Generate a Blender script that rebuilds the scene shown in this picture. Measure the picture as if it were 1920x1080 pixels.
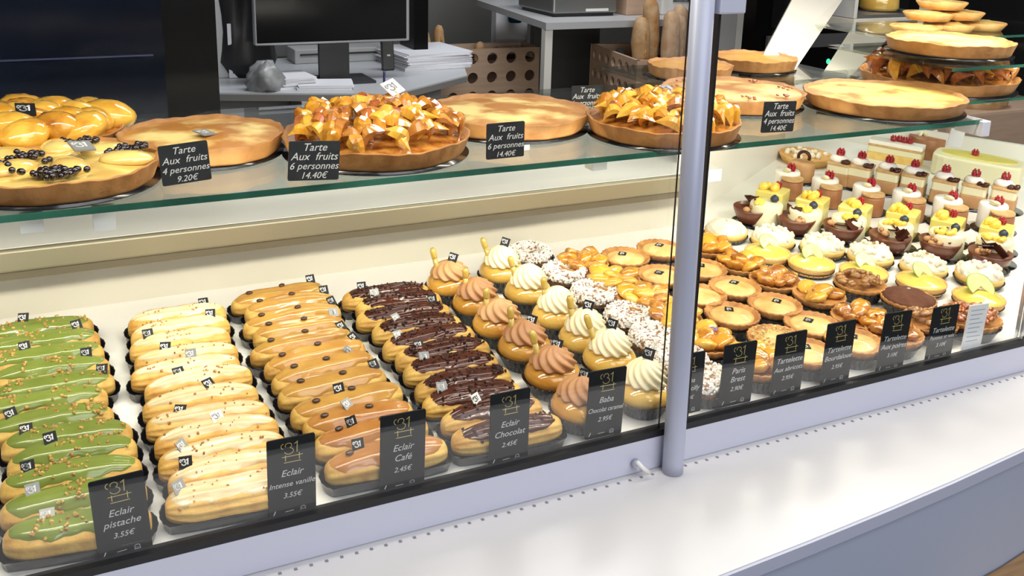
import bpy, math, random
from math import sin, cos, pi, radians, sqrt
from mathutils import Vector, Matrix
R = random.Random(7)
for o in list(bpy.data.objects): bpy.data.objects.remove(o)
S = bpy.context.scene
COL = S.collection
# ------------------------------------------------------------------ camera
CW = Matrix(((0.90028092, -0.08992113, 0.42592071),
             (-0.43447429, -0.24618938, 0.86638495),
             (0.02695084, -0.96504143, -0.26070802)))   # columns: image right, image down, view
FPX, PPY, CZ = 1832.4, 316.65, 1.53
cam = bpy.data.cameras.new('camera'); cam.sensor_width = 36; cam.lens = FPX / 1920 * 36
cam.shift_y = -(540 - PPY) / 1920; cam.clip_start = .01; cam.clip_end = 60
co = bpy.data.objects.new('camera', cam); COL.objects.link(co); S.camera = co
r_, d_, v_ = (Vector([CW[i][k] for i in range(3)]) for k in range(3))
co.matrix_world = Matrix(((r_.x, -d_.x, -v_.x, 0), (r_.y, -d_.y, -v_.y, 0), (r_.z, -d_.z, -v_.z, CZ), (0, 0, 0, 1)))
# ------------------------------------------------------------------ view, world, light
S.view_settings.view_transform = 'Standard'; S.view_settings.look = 'None'
S.view_settings.exposure = 0.0; S.view_settings.gamma = 1
w = bpy.data.worlds.new('world'); S.world = w; w.use_nodes = True
w.node_tree.nodes['Background'].inputs[0].default_value = (.60, .64, .76, 1)
w.node_tree.nodes['Background'].inputs[1].default_value = .30
def area(name, loc, rot, sx, sy, power, col, spread=None):
    l = bpy.data.lights.new(name, 'AREA'); l.shape = 'RECTANGLE'; l.size = sx; l.size_y = sy
    l.energy = power; l.color = col
    if spread: l.spread = radians(spread)
    o = bpy.data.objects.new(name, l); COL.objects.link(o); o.location = loc; o.rotation_euler = rot
    return o
WARM = (1, .93, .79)
area('case_light_strip', (.75, 1.02, CZ + .22), (radians(-6), 0, 0), 2.8, .06, 20, WARM)
area('shelf_light_strip', (.6, 1.22, CZ - .365), (radians(62), 0, 0), 1.9, .03, 5.4, WARM)
area('bay_light_strip', (1.75, 1.35, CZ + .05), (radians(-10), 0, radians(-60)), 1.0, .05, 8, WARM)
area('shop_ceiling_light', (1.2, -.9, 2.9), (radians(30), 0, 0), 2.6, 1.2, 40, (.90, .92, 1))
area('front_fill_light', (.9, -2.4, 2.0), (radians(72), 0, 0), 2.6, 1.0, 42, (.90, .92, 1))  # added fill lamp, brightens the counter's front panel
area('backroom_light', (1.6, 2.75, 2.75), (radians(10), 0, 0), 2.0, .5, 34, (.95, .96, 1))
# ------------------------------------------------------------------ pixel helpers (used only to read real positions)
TT = math.tan(radians(2.30))
def ray(px, py):
    q = Vector(((px - 960) / FPX, (py - PPY) / FPX, 1.0)); return CW @ q
def onz(px, py, z):
    r = ray(px, py); k = z / r.z; return Vector((r.x * k, r.y * k, z + CZ))
def ony(px, py, y):
    r = ray(px, py); k = y / r.y; return Vector((r.x * k, y, r.z * k + CZ))
def tray_z(y): return CZ - .632 + TT * (y - .9)
def ont(px, py, h=0):
    r = ray(px, py); k = (-.632 - .9 * TT + h) / (r.z - TT * r.y); return Vector((r.x * k, r.y * k, r.z * k + CZ - h))
# ------------------------------------------------------------------ materials
def pbr(name, c, rough=.5, c2=None, scale=40, bump=0, bscale=None, metal=0, coat=0, trans=0, emit=None, contrast=(.35, .65), spec=.5, sss=0, detail=4, stretch=None):
    m = bpy.data.materials.new(name); m.use_nodes = True; n = m.node_tree; b = n.nodes['Principled BSDF']
    def I(k, v):
        if k in b.inputs: b.inputs[k].default_value = v
    I('Base Color', (*c, 1)); I('Roughness', rough); I('Metallic', metal); I('Coat Weight', coat); I('Coat Roughness', .06)
    I('Transmission Weight', trans); I('Specular IOR Level', spec)
    if sss: I('Subsurface Weight', sss); I('Subsurface Radius', (.01, .006, .003)); I('Subsurface Scale', .5)
    if emit: I('Emission Color', (*emit[0], 1)); I('Emission Strength', emit[1])
    if c2 or bump:
        tc = n.nodes.new('ShaderNodeTexCoord'); mp = n.nodes.new('ShaderNodeMapping')
        n.links.new(tc.outputs['Object'], mp.inputs[0])
        if stretch: mp.inputs['Scale'].default_value = stretch
        oi = n.nodes.new('ShaderNodeObjectInfo'); mu = n.nodes.new('ShaderNodeMath'); mu.operation = 'MULTIPLY'; mu.inputs[1].default_value = 7.3
        n.links.new(oi.outputs['Random'], mu.inputs[0]); n.links.new(mu.outputs[0], mp.inputs['Location'])
    if c2:
        no = n.nodes.new('ShaderNodeTexNoise'); no.inputs['Scale'].default_value = scale; no.inputs['Detail'].default_value = detail
        n.links.new(mp.outputs[0], no.inputs['Vector'])
        rp = n.nodes.new('ShaderNodeValToRGB'); rp.color_ramp.elements[0].position = contrast[0]; rp.color_ramp.elements[1].position = contrast[1]
        rp.color_ramp.elements[0].color = (*c, 1); rp.color_ramp.elements[1].color = (*c2, 1)
        n.links.new(no.outputs['Fac'], rp.inputs[0]); n.links.new(rp.outputs[0], b.inputs['Base Color'])
    if bump:
        nb = n.nodes.new('ShaderNodeTexNoise'); nb.inputs['Scale'].default_value = bscale or scale; nb.inputs['Detail'].default_value = 5
        n.links.new(mp.outputs[0], nb.inputs['Vector'])
        bp = n.nodes.new('ShaderNodeBump'); bp.inputs['Strength'].default_value = bump; bp.inputs['Distance'].default_value = .002
        n.links.new(nb.outputs['Fac'], bp.inputs['Height']); n.links.new(bp.outputs[0], b.inputs['Normal'])
    return m
def glass_mat(name, tint, f0=.04, edge=None):
    m = bpy.data.materials.new(name); m.use_nodes = True; n = m.node_tree
    for x in list(n.nodes): n.nodes.remove(x)
    out = n.nodes.new('ShaderNodeOutputMaterial'); t = n.nodes.new('ShaderNodeBsdfTransparent'); g = n.nodes.new('ShaderNodeBsdfGlossy')
    t.inputs[0].default_value = (*tint, 1); g.inputs['Roughness'].default_value = .0; g.inputs[0].default_value = (1, 1, 1, 1)
    fr = n.nodes.new('ShaderNodeFresnel'); ge = n.nodes.new('ShaderNodeNewGeometry'); ma = n.nodes.new('ShaderNodeMath'); ma.operation = 'MULTIPLY_ADD'
    ma.inputs[1].default_value = 1 / 1.5 - 1.5; ma.inputs[2].default_value = 1.5; n.links.new(ge.outputs['Backfacing'], ma.inputs[0]); n.links.new(ma.outputs[0], fr.inputs[0])
    mx = n.nodes.new('ShaderNodeMixShader'); n.links.new(fr.outputs[0], mx.inputs[0])
    n.links.new(t.outputs[0], mx.inputs[1]); n.links.new(g.outputs[0], mx.inputs[2]); n.links.new(mx.outputs[0], out.inputs[0])
    return m
def custard_mat(name, pale, brown, edge, rad, scale=9, lo=.42, hi=.62):
    """baked custard: pale with browned blotches and a browned rim (real colour of the bake)"""
    m = pbr(name, pale, .42, brown, 15, .3, 60, coat=.15, contrast=(lo, hi), stretch=(1, 1, 1), detail=3)
    n = m.node_tree; b = n.nodes['Principled BSDF']
    src = b.inputs['Base Color'].links[0].from_socket
    tc = n.nodes.new('ShaderNodeTexCoord'); ln = n.nodes.new('ShaderNodeVectorMath'); ln.operation = 'LENGTH'
    n.links.new(tc.outputs['Object'], ln.inputs[0])
    n2 = n.nodes.new('ShaderNodeTexNoise'); n2.inputs['Scale'].default_value = 28; n.links.new(tc.outputs['Object'], n2.inputs['Vector'])
    ad = n.nodes.new('ShaderNodeMath'); ad.operation = 'MULTIPLY_ADD'; ad.inputs[1].default_value = rad * .5; n.links.new(n2.outputs['Fac'], ad.inputs[0]); n.links.new(ln.outputs['Value'], ad.inputs[2])
    rp = n.nodes.new('ShaderNodeMapRange'); rp.inputs[1].default_value = rad * .98; rp.inputs[2].default_value = rad * 1.22
    n.links.new(ad.outputs[0], rp.inputs[0])
    mx = n.nodes.new('ShaderNodeMixRGB'); n.links.new(rp.outputs[0], mx.inputs[0]); n.links.new(src, mx.inputs[1]); mx.inputs[2].default_value = (*edge, 1)
    n.links.new(mx.outputs[0], b.inputs['Base Color'])
    return m
M = {}
M['dough'] = pbr('choux_pastry', (.66, .42, .098), .6, (.42, .21, .035), 38, .6, 130, coat=.05, contrast=(.40, .72))
M['dough_pale'] = pbr('pale_choux_pastry', (.76, .47, .12), .55, (.56, .28, .05), 38, .6, 130, coat=.05, contrast=(.40, .72))
M['green'] = pbr('pistachio_icing', (.175, .225, .038), .13, (.21, .26, .05), 30, coat=.5)
M['ivory'] = pbr('vanilla_icing', (.80, .66, .40), .25, (.72, .54, .27), 40, coat=.4)
M['coffee'] = pbr('coffee_icing', (.54, .30, .065), .15, (.43, .21, .045), 30, coat=.4)
M['coffee_deep'] = pbr('dark_coffee_icing', (.46, .21, .05), .2, (.38, .15, .03), 30, coat=.5)
M['choc'] = pbr('chocolate_icing', (.050, .013, .007), .10, (.075, .022, .011), 30, spec=.4)
M['nib'] = pbr('chocolate_chips', (.030, .009, .005), .4, spec=.3)
M['nut'] = pbr('pistachio_pieces', (.60, .42, .09), .5, (.35, .20, .05), 260, .2)
M['crumb'] = pbr('caramel_crumbs', (.62, .33, .10), .5, (.30, .12, .03), 260, .2)
M['bean'] = pbr('chocolate_coffee_bean', (.06, .025, .012), .3)
M['black'] = pbr('black_plastic_case', (.006, .006, .008), .18, coat=.4)
M['tagk'] = pbr('black_plaque', (.008, .008, .009), .5, spec=.25)
M['tagw'] = pbr('plaque_print', (.75, .75, .72), .4)
M['tags'] = pbr('silver_plaque', (.25, .25, .24), .4, metal=.2)
M['tagc'] = pbr('white_plaque', (.80, .80, .78), .4)
M['gold'] = pbr('gold_print', (.62, .50, .16), .35)
M['chalk'] = pbr('white_print', (.62, .62, .60), .5)
M['card'] = pbr('black_price_card', (.008, .009, .010), .6, spec=.15)
M['slate'] = pbr('black_slate_card', (.010, .012, .014), .5, (.018, .02, .022), 80)
M['caramel'] = pbr('caramel_glaze', (.62, .34, .06), .12, (.52, .23, .03), 22, coat=.8, sss=.1)
M['rum'] = pbr('golden_glaze', (.72, .48, .11), .12, (.64, .38, .07), 22, coat=.8, sss=.1)
M['mousse_brown'] = pbr('chocolate_caramel_cream', (.42, .19, .075), .5, (.50, .25, .10), 60, sss=.05)
M['mousse_tan'] = pbr('pale_caramel_cream', (.60, .34, .14), .5, (.50, .25, .10), 60, sss=.05)
M['cream'] = pbr('whipped_cream', (.92, .84, .58), .5, (.86, .76, .46), 60, sss=.1)
M['whitecream'] = pbr('white_cream', (.93, .88, .76), .5, sss=.1)
M['pip'] = pbr('rum_pipette', (.78, .56, .12), .2, coat=.5, trans=.35)
M['ringd'] = pbr('baked_ring_dough', (.40, .18, .05), .6, (.25, .09, .025), 60, .4, 150)
M['sugar'] = pbr('sugar_pearls', (.90, .87, .80), .5)
M['sugarcoat'] = pbr('sugar_coating', (.78, .74, .66), .6, (.22, .10, .04), 210, .6, 200, contrast=(.50, .58))
M['praline'] = pbr('praline_filling', (.55, .30, .08), .4, (.25, .10, .02), 200, .4)
M['crust'] = pbr('tart_crust', (.56, .27, .070), .6, (.34, .12, .025), 45, .6, 140, contrast=(.38, .7))
M['crust_pale'] = pbr('pale_tart_crust', (.76, .47, .16), .6, (.62, .32, .085), 30, .4, 140)
M['crust_big'] = pbr('big_tart_crust', (.47, .225, .068), .6, (.33, .135, .034), 34, .5, 140, contrast=(.38, .7))
M['almond'] = pbr('almond_filling', (.78, .55, .20), .4, (.62, .34, .08), 30, .45, 120, coat=.3, contrast=(.4, .7))
M['nutty'] = pbr('crumbled_almonds', (.80, .62, .26), .5, (.50, .28, .08), 160, .9, 200)
M['apricot'] = pbr('glazed_apricot', (.72, .34, .035), .14, (.36, .11, .010), 55, .4, 90, coat=.8, sss=.05, contrast=(.42, .66))
M['apricotl'] = pbr('light_glazed_apricot', (.86, .50, .07), .14, (.62, .27, .02), 45, .35, 80, coat=.8, sss=.05, contrast=(.42, .68))
M['apple'] = pbr('caramelised_apple', (.70, .32, .06), .12, (.28, .075, .015), 55, .3, 90, coat=.9)
M['appled'] = pbr('dark_caramelised_apple', (.28, .06, .018), .12, (.50, .16, .03), 55, .3, 90, coat=.9)
M['pear'] = pbr('glazed_pear', (.82, .62, .20), .12, (.70, .44, .10), 26, .2, 60, coat=.9)
M['berry'] = pbr('black_berries', (.012, .006, .008), .12, coat=.8)
M['lemon'] = pbr('lemon_glaze', (.80, .70, .16), .2, (.78, .60, .10), 20, coat=.6)
M['lime'] = pbr('lime_slice', (.72, .76, .24), .25, (.80, .82, .36), 90, coat=.5)
M['rind'] = pbr('lime_rind', (.30, .42, .05), .35)
M['meringue'] = pbr('meringue', (.82, .76, .60), .6, (.74, .62, .42), 60, contrast=(.45, .7))
M['sponge'] = pbr('sponge_side', (.84, .60, .20), .7, (.74, .46, .12), 60, .3)
M['chocshell'] = pbr('chocolate_shell', (.17, .052, .022), .3, (.13, .036, .014), 30, coat=.2)
M['cocoa'] = pbr('cocoa_dusting', (.15, .055, .025), .9, (.11, .035, .015), 60, .5, 200)
M['walnut'] = pbr('caramelised_walnut', (.52, .28, .09), .3, (.22, .08, .02), 120, .6, 150, coat=.5)
M['mouss'] = pbr('pale_mousse', (.82, .76, .50), .4, sss=.05)
M['yellow'] = pbr('mango_mousse', (.84, .73, .20), .3, (.80, .66, .15), 30, coat=.3)
M['pine'] = pbr('mango_cubes', (.90, .66, .08), .2, (.86, .54, .06), 60, coat=.5)
M['rasp'] = pbr('raspberry', (.50, .02, .03), .4, (.34, .01, .02), 300, .6, 300)
M['blue'] = pbr('blueberry', (.03, .035, .06), .4)
M['hazel'] = pbr('milk_chocolate_side', (.30, .115, .045), .4, (.38, .17, .07), 60)
M['biscuit'] = pbr('biscuit_layer', (.68, .44, .20), .7, (.55, .32, .12), 90, .4)
M['icing_white'] = pbr('white_icing', (.95, .91, .83), .35)
M['green_leaf'] = pbr('mint_leaf', (.12, .20, .04), .5)
M['enamel'] = pbr('white_enamel', (.82, .80, .74), .35)
M['enamel_wall'] = pbr('cream_enamel_wall', (.62, .585, .48), .3)
M['lip'] = pbr('brushed_steel_lip', (.33, .30, .21), .38, metal=.5)
M['lipdark'] = pbr('lip_shadow_tone', (.13, .11, .07), .5)  # dark tone for the shadow under the steel lip
M['ventgrey'] = pbr('vent_grey', (.22, .22, .25), .6)
M['tray'] = pbr('white_tray', (.86, .84, .78), .3)
M['rail'] = pbr('lavender_aluminium', (.58, .59, .68), .36, metal=.1)
M['post'] = pbr('anodised_post', (.46, .48, .58), .42, metal=.12)
M['seal'] = pbr('black_rubber_seal', (.006, .006, .007), .45)
M['counter'] = pbr('white_counter', (.68, .66, .64), .28, (.64, .62, .61), 6)
M['edge'] = pbr('counter_edge', (.46, .48, .57), .4)
M['front'] = pbr('grey_blue_front_panel', (.38, .42, .51), .5)
M['wood'] = pbr('oak_ledge', (.42, .25, .11), .45, (.33, .18, .07), 12, stretch=(1, 12, 12))
M['glass'] = glass_mat('pane_glass', (.985, .99, .985))
M['shelfglass'] = glass_mat('shelf_glass', (.87, .90, .87))
M['glassedge'] = pbr('green_glass_edge', (.05, .20, .14), .12, (.02, .10, .07), 7, coat=.6, trans=.25)
M['void'] = pbr('black_gloss_cabinet', (.004, .004, .004), .3, spec=.12)
M['navy'] = pbr('navy_reflection', (.004, .006, .012), .15, (.007, .011, .022), 3, spec=.2)  # faint blue reflections put into the door colour
M['greycab'] = pbr('grey_cabinet', (.20, .20, .20), .5)
M['greylight'] = pbr('light_grey_laminate', (.50, .50, .50), .45)
M['desk'] = pbr('desk_laminate', (.52, .54, .56), .35)
M['deskedge'] = pbr('desk_edge', (.22, .21, .20), .5)
M['screen'] = pbr('monitor_screen', (.006, .006, .007), .12)
M['silver'] = pbr('silver_plastic', (.45, .46, .47), .35, metal=.4)
M['darkplastic'] = pbr('dark_plastic', (.02, .02, .022), .4)
M['paper'] = pbr('white_paper', (.80, .80, .84), .7)
M['plasticbag'] = pbr('grey_plastic_bag', (.35, .36, .36), .3, (.22, .22, .22), 30, .5, 30)
M['birch'] = pbr('birch_plywood', (.58, .40, .28), .6, (.52, .35, .23), 8, stretch=(1, 1, 8))
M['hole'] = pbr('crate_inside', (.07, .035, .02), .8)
M['bread'] = pbr('baguette_crust', (.42, .21, .07), .7, (.58, .38, .20), 22, .6, 60)
M['wallg'] = pbr('grey_plaster_wall', (.20, .195, .18), .8, (.17, .165, .15), 3)
M['floor'] = pbr('dark_floor_tiles', (.025, .025, .028), .6, spec=.2)
M['ceil'] = pbr('ceiling_paint', (.12, .12, .13), .9)
M['blueb'] = pbr('blue_bottle', (.01, .10, .22), .15, coat=.5)
M['steel'] = pbr('steel_appliance', (.30, .30, .29), .3, metal=.7)
M['reflboard'] = pbr('cream_reflection_tone', (.56, .53, .46), .45)  # cream of the reflected side wall, used on the leaning boards
M['led'] = pbr('green_led', (.05, .6, .35), .4, emit=((.05, .8, .45), 1.2))
M['pearlclip'] = pbr('clear_clip', (.70, .72, .70), .2)
M['chrome'] = pbr('polished_glass_edge', (.75, .76, .74), .12, metal=.6)
# ------------------------------------------------------------------ mesh helpers
def link(name, data, parent=None, mat=None):
    o = bpy.data.objects.new(name, data); COL.objects.link(o)
    if parent: o.parent = parent
    return o
def mesh(name, V, F, mats, smooth=True, fm=None):
    me = bpy.data.meshes.new(name); me.from_pydata([tuple(v) for v in V], [], F)
    for m in (mats if isinstance(mats, (list, tuple)) else [mats]): me.materials.append(m)
    if smooth: me.polygons.foreach_set('use_smooth', [True] * len(me.polygons))
    if fm: me.polygons.foreach_set('material_index', fm)
    me.update(); return me
class MB:
    def __init__(s): s.V = []; s.F = []; s.fm = []
    def add(s, V, F, mat=None, mi=0):
        b = len(s.V)
        s.V += [tuple(mat @ Vector(v)) if mat is not None else tuple(v) for v in V]
        s.F += [tuple(b + i for i in f) for f in F]; s.fm += [mi] * len(F); return s
    def box(s, x0, x1, y0, y1, z0, z1, mat=None, mi=0):
        V = [(x, y, z) for z in (z0, z1) for y in (y0, y1) for x in (x0, x1)]
        return s.add(V, [(0, 2, 3, 1), (4, 5, 7, 6), (0, 1, 5, 4), (2, 6, 7, 3), (0, 4, 6, 2), (1, 3, 7, 5)], mat, mi)
    def prism(s, pts, z0, z1, mi=0, mat=None):
        n = len(pts); z0s = z0 if callable(z0) else (lambda p: z0); z1s = z1 if callable(z1) else (lambda p: z1)
        V = [(p[0], p[1], z0s(p)) for p in pts] + [(p[0], p[1], z1s(p)) for p in pts]
        F = [tuple(range(n))[::-1], tuple(range(n, 2 * n))] + [(i, (i + 1) % n, n + (i + 1) % n, n + i) for i in range(n)]
        return s.add(V, F, mat, mi)
    def tube(s, P, rad, n=10, mi=0):
        P = [Vector(p) for p in P]; V = []; F = []
        for i, p in enumerate(P):
            t = (P[min(i + 1, len(P) - 1)] - P[max(i - 1, 0)]).normalized()
            a = t.orthogonal().normalized() if i == 0 else (a - a.dot(t) * t).normalized()
            b = t.cross(a); rr = rad[i] if isinstance(rad, (list, tuple)) else rad
            V += [p + (a * cos(2 * pi * k / n) + b * sin(2 * pi * k / n)) * rr for k in range(n)]
        for i in range(len(P) - 1):
            for k in range(n): F.append((i * n + k, i * n + (k + 1) % n, (i + 1) * n + (k + 1) % n, (i + 1) * n + k))
        F.append(tuple(range(n))[::-1]); F.append(tuple((len(P) - 1) * n + k for k in range(n)))
        return s.add(V, F, None, mi)
    def ell(s, c, rx, ry, rz, rot=None, n=10, m=7, noise=0, rng=R, mi=0):
        V = [(0, 0, -rz)]
        for i in range(1, m):
            ph = -pi / 2 + pi * i / m
            for k in range(n):
                q = 1 + (rng.uniform(-noise, noise) if noise else 0)
                V.append((rx * cos(ph) * cos(2 * pi * k / n) * q, ry * cos(ph) * sin(2 * pi * k / n) * q, rz * sin(ph) * q))
        V.append((0, 0, rz)); F = [(0, 1 + (k + 1) % n, 1 + k) for k in range(n)]
        for i in range(m - 2):
            for k in range(n): F.append((1 + i * n + k, 1 + i * n + (k + 1) % n, 1 + (i + 1) * n + (k + 1) % n, 1 + (i + 1) * n + k))
        t = len(V) - 1; F += [(1 + (m - 2) * n + k, 1 + (m - 2) * n + (k + 1) % n, t) for k in range(n)]
        mt = Matrix.Translation(c) @ (rot.to_matrix().to_4x4() if rot is not None else Matrix())
        return s.add(V, F, mt, mi)
    def lathe(s, prof, n=32, fn=None, mat=None, mi=0):
        V = []; F = []
        for i, (r, z) in enumerate(prof):
            for k in range(n):
                a = 2 * pi * k / n; dr, dz, da = fn(a, i, r, z) if fn else (0, 0, 0)
                V.append(((r + dr) * cos(a + da), (r + dr) * sin(a + da), z + dz))
        for i in range(len(prof) - 1):
            for k in range(n): F.append((i * n + k, i * n + (k + 1) % n, (i + 1) * n + (k + 1) % n, (i + 1) * n + k))
        F.append(tuple(range(n))[::-1]); F.append(tuple((len(prof) - 1) * n + k for k in range(n)))
        return s.add(V, F, mat, mi)
    def build(s, name, mat, parent=None, smooth=True):
        me = mesh(name, s.V, s.F, mat, smooth, s.fm)
        return link(name, me, parent)
    def data(s, name, mat, smooth=True): return mesh(name, s.V, s.F, mat, smooth, s.fm)
from mathutils import Euler
def erot(x, y, z): return Euler((x, y, z))
def thing(name, label, cat, loc, rz=0, group=None, rx=None):
    o = bpy.data.objects.new(name, None); o.empty_display_size = .02; COL.objects.link(o); o.location = loc
    o.rotation_euler = (TT_ANG if rx is None else rx, 0, rz); o['label'] = label; o['category'] = cat
    if rx is None and rz:   # tilt with the tray, then turn on it
        o.rotation_euler = (Matrix.Rotation(TT_ANG, 3, 'X') @ Matrix.Rotation(rz, 3, 'Z')).to_euler()
    if group: o['group'] = group
    return o
TT_ANG = radians(2.30)
def tag(o, label, cat, group=None):
    o['label'] = label; o['category'] = cat
    if group: o['group'] = group
    return o
def struct(o): o['kind'] = 'structure'; return o
def bevel(o, wd=.003, seg=2):
    b = o.modifiers.new('bevel', 'BEVEL'); b.width = wd; b.segments = seg; b.limit_method = 'ANGLE'; return o
ORD = ['frontmost', 'second from the front', 'third from the front', 'fourth from the front', 'fifth from the front', 'sixth from the front',
       'seventh from the front', 'eighth from the front', 'ninth from the front', 'tenth from the front', 'eleventh from the front', 'twelfth from the front', 'rearmost']
def ordn(i, n):   # i = 0 rearmost
    k = n - 1 - i
    return 'rearmost' if i == 0 else ORD[k]
LR = ['leftmost', 'second from the left', 'third from the left', 'fourth from the left', 'fifth from the left', 'sixth from the left', 'seventh from the left']
# ------------------------------------------------------------------ little plaques
def stroke(P, wd, z):
    V = []; F = []
    for i in range(len(P) - 1):
        a = Vector((*P[i], 0)); b = Vector((*P[i + 1], 0)); t = (b - a)
        if t.length < 1e-9: continue
        t.normalize(); nn = Vector((-t.y, t.x, 0)) * wd / 2; a2 = a - t * wd * .3; b2 = b + t * wd * .3; k = len(V)
        V += [a2 + nn + Vector((0, 0, z)), a2 - nn + Vector((0, 0, z)), b2 - nn + Vector((0, 0, z)), b2 + nn + Vector((0, 0, z))]; F.append((k, k + 1, k + 2, k + 3))
    return V, F
def arc(cx, cy, rx, ry, a0, a1, n=10):
    return [(cx + rx * cos(radians(a0 + (a1 - a0) * i / n)), cy + ry * sin(radians(a0 + (a1 - a0) * i / n))) for i in range(n + 1)]
def logo_strokes(s, wd, z, legs=True):
    """monogram: a swirled B and an upright, over a small bench"""
    mb = MB()
    L = [arc(-.16, .36, .14, .12, 200, -60, 10) + arc(-.14, .10, .19, .15, 75, -170, 12), [(.22, .48), (.20, .0)], [(.10, .40), (.24, .50)], arc(-.38, .35, .10, .12, 90, 260, 6)]
    if legs: L += [[(-.44, -.16), (.44, -.16)], [(-.30, -.10), (-.30, -.36)], [(.30, -.06), (.30, -.36)], [(-.36, -.44), (.36, -.44)]]
    for P in L: mb.add(*stroke([(x * s, y * s) for x, y in P], wd, z))
    return mb
def plaque_data(mat, pr, key):
    mb = MB(); mb.box(-.0068, .0068, -.0068, .0068, -.0005, .0005)
    q = logo_strokes(.0105, .0011, .0007, False); q.V = [(x * 1.1, y * 1.1 - .002, z) for x, y, z in q.V]
    mb.add(q.V, q.F, None, 1); return mb.data(key, [mat, pr], False)
PL = dict(k=plaque_data(M['tagk'], M['tagw'], 'plaque_black'), s=plaque_data(M['tags'], M['tagw'], 'plaque_silver'), w=plaque_data(M['tagc'], M['tags'], 'plaque_white'))
def plaque(parent, loc, rot, kind='k', s=1):
    o = link('logo_plaque', PL[kind], parent); o.location = loc; o.rotation_euler = rot; o.scale = (s, s, s)
    if kind == 's': o['label'] = 'silver reflecting logo plaque'
    elif kind == 'w': o['label'] = 'white logo plaque'
    return o
# ------------------------------------------------------------------ price cards
def text_obj(s, size, mat, parent, loc, shear=.28, name='lettering', align='CENTER', zoff=.0011, sx=1, maxw=None):
    c = bpy.data.curves.new('t', 'FONT'); c.body = s; c.size = size; c.align_x = align; c.shear = shear; c.extrude = .00008; c.resolution_u = 3
    t = bpy.data.objects.new('t', c); COL.objects.link(t); bpy.context.view_layer.update()
    me = bpy.data.meshes.new_from_object(t.evaluated_get(bpy.context.evaluated_depsgraph_get())); bpy.data.objects.remove(t)
    me.materials.clear(); me.materials.append(mat); me.name = 'lettering'
    o = link(name, me, parent); o.location = (loc[0], loc[1], zoff); 
    w0 = max(v.co.x for v in me.vertices) - min(v.co.x for v in me.vertices); k = min(1, maxw / w0) if maxw else 1
    o.scale = (k, max(k, .8) if k < 1 else 1, 1); return o
def card_frame(TL, TR, BL):
    X = (TR - TL); Wd = X.length; X.normalize(); Y = (TL - BL); H = Y.length; Y = (Y - Y.dot(X) * X).normalized(); Z = X.cross(Y)
    c = (TR + BL) / 2
    return Matrix(((X.x, Y.x, Z.x, c.x), (X.y, Y.y, Z.y, c.y), (X.z, Y.z, Z.z, c.z), (0, 0, 0, 1))), Wd, H
def rounded(w_, h_, r, z0, z1):
    pts = []
    for cx, cy, a in ((w_ / 2 - r, h_ / 2 - r, 0), (-w_ / 2 + r, h_ / 2 - r, 90), (-w_ / 2 + r, -h_ / 2 + r, 180), (w_ / 2 - r, -h_ / 2 + r, 270)):
        pts += [(cx + r * cos(radians(a + t)), cy + r * sin(radians(a + t))) for t in (0, 30, 60, 90)]
    return MB().prism(pts, z0, z1)
def price_card(q, y, lines, price, label, mat='card', group='price cards along the front glass', icons=True, logo=True, ysh=0):
    TL, TR, BR, BL = [ony(px, py, y) for px, py in q]
    mt, wd, H = card_frame(TL, TR, BL)
    o = rounded(wd, H, .002, -.001, .001).build('price_card', M[mat], None, False); o.matrix_world = mt
    tag(o, label, 'price card', group)
    if logo:
        lg = logo_strokes(wd * .48, wd * .015, .0012).build('logo', M['gold'], o, False); lg.location = (wd * .02, H * .31, 0)
        yy = H * .02; st = H * .135
        szs = wd * .21
    else:
        yy = H * .26; st = H * .235; szs = wd * .19
    for i, l in enumerate(lines):
        if not l: continue
        text_obj(l, szs * (1.0 if logo else 1.12), M['chalk'], o, (0, yy - i * st, 0), maxw=wd * .96)
    if price: text_obj(price, szs * (.78 if logo else .95), M['chalk'], o, (0, yy - len(lines) * st - (H * .01 if logo else 0), 0), name='price')
    if icons:
        mb = MB(); b = -H * .44
        mb.add(*stroke([(-wd * .40, b - H * .02), (-wd * .36, b + H * .03)], wd * .02, .0012)); mb.add(*stroke([(-wd * .15, b), (wd * .02, b + H * .004)], wd * .012, .0012))
        for P in (arc(wd * .22, b + H * .015, wd * .05, H * .018, 0, 360, 10), [(wd * .17, b - H * .02), (wd * .27, b - H * .02), (wd * .27, b), (wd * .17, b), (wd * .17, b - H * .02)]):
            mb.add(*stroke(P, wd * .016, .0012))
        mb.build('allergen_icons', M['chalk'], o, False)
    return o
# ------------------------------------------------------------------ room
def slab(name, x0, x1, y0, y1, z0, z1, mat): return MB().box(x0, x1, y0, y1, z0, z1).build(name, M[mat], None, False)
struct(slab('floor', -3, 5, -3, 6, -.05, 0, 'floor'))
struct(slab('wall_back', -3, 5, 4.6, 4.7, 0, 3.1, 'wallg'))
struct(slab('wall_reflection_block', -3, 5, -3.1, -3, 0, 3.1, 'void'))  # unseen dark wall, added to darken reflections in the front glass
struct(slab('wall_right', 5, 5.1, -3, 4.7, 0, 3.1, 'wallg'))
struct(slab('wall_left', -3.1, -3, -3, 4.7, 0, 3.1, 'wallg'))
struct(slab('ceiling', -3, 5, 2.2, 4.7, 3.1, 3.2, 'ceil'))
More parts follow.
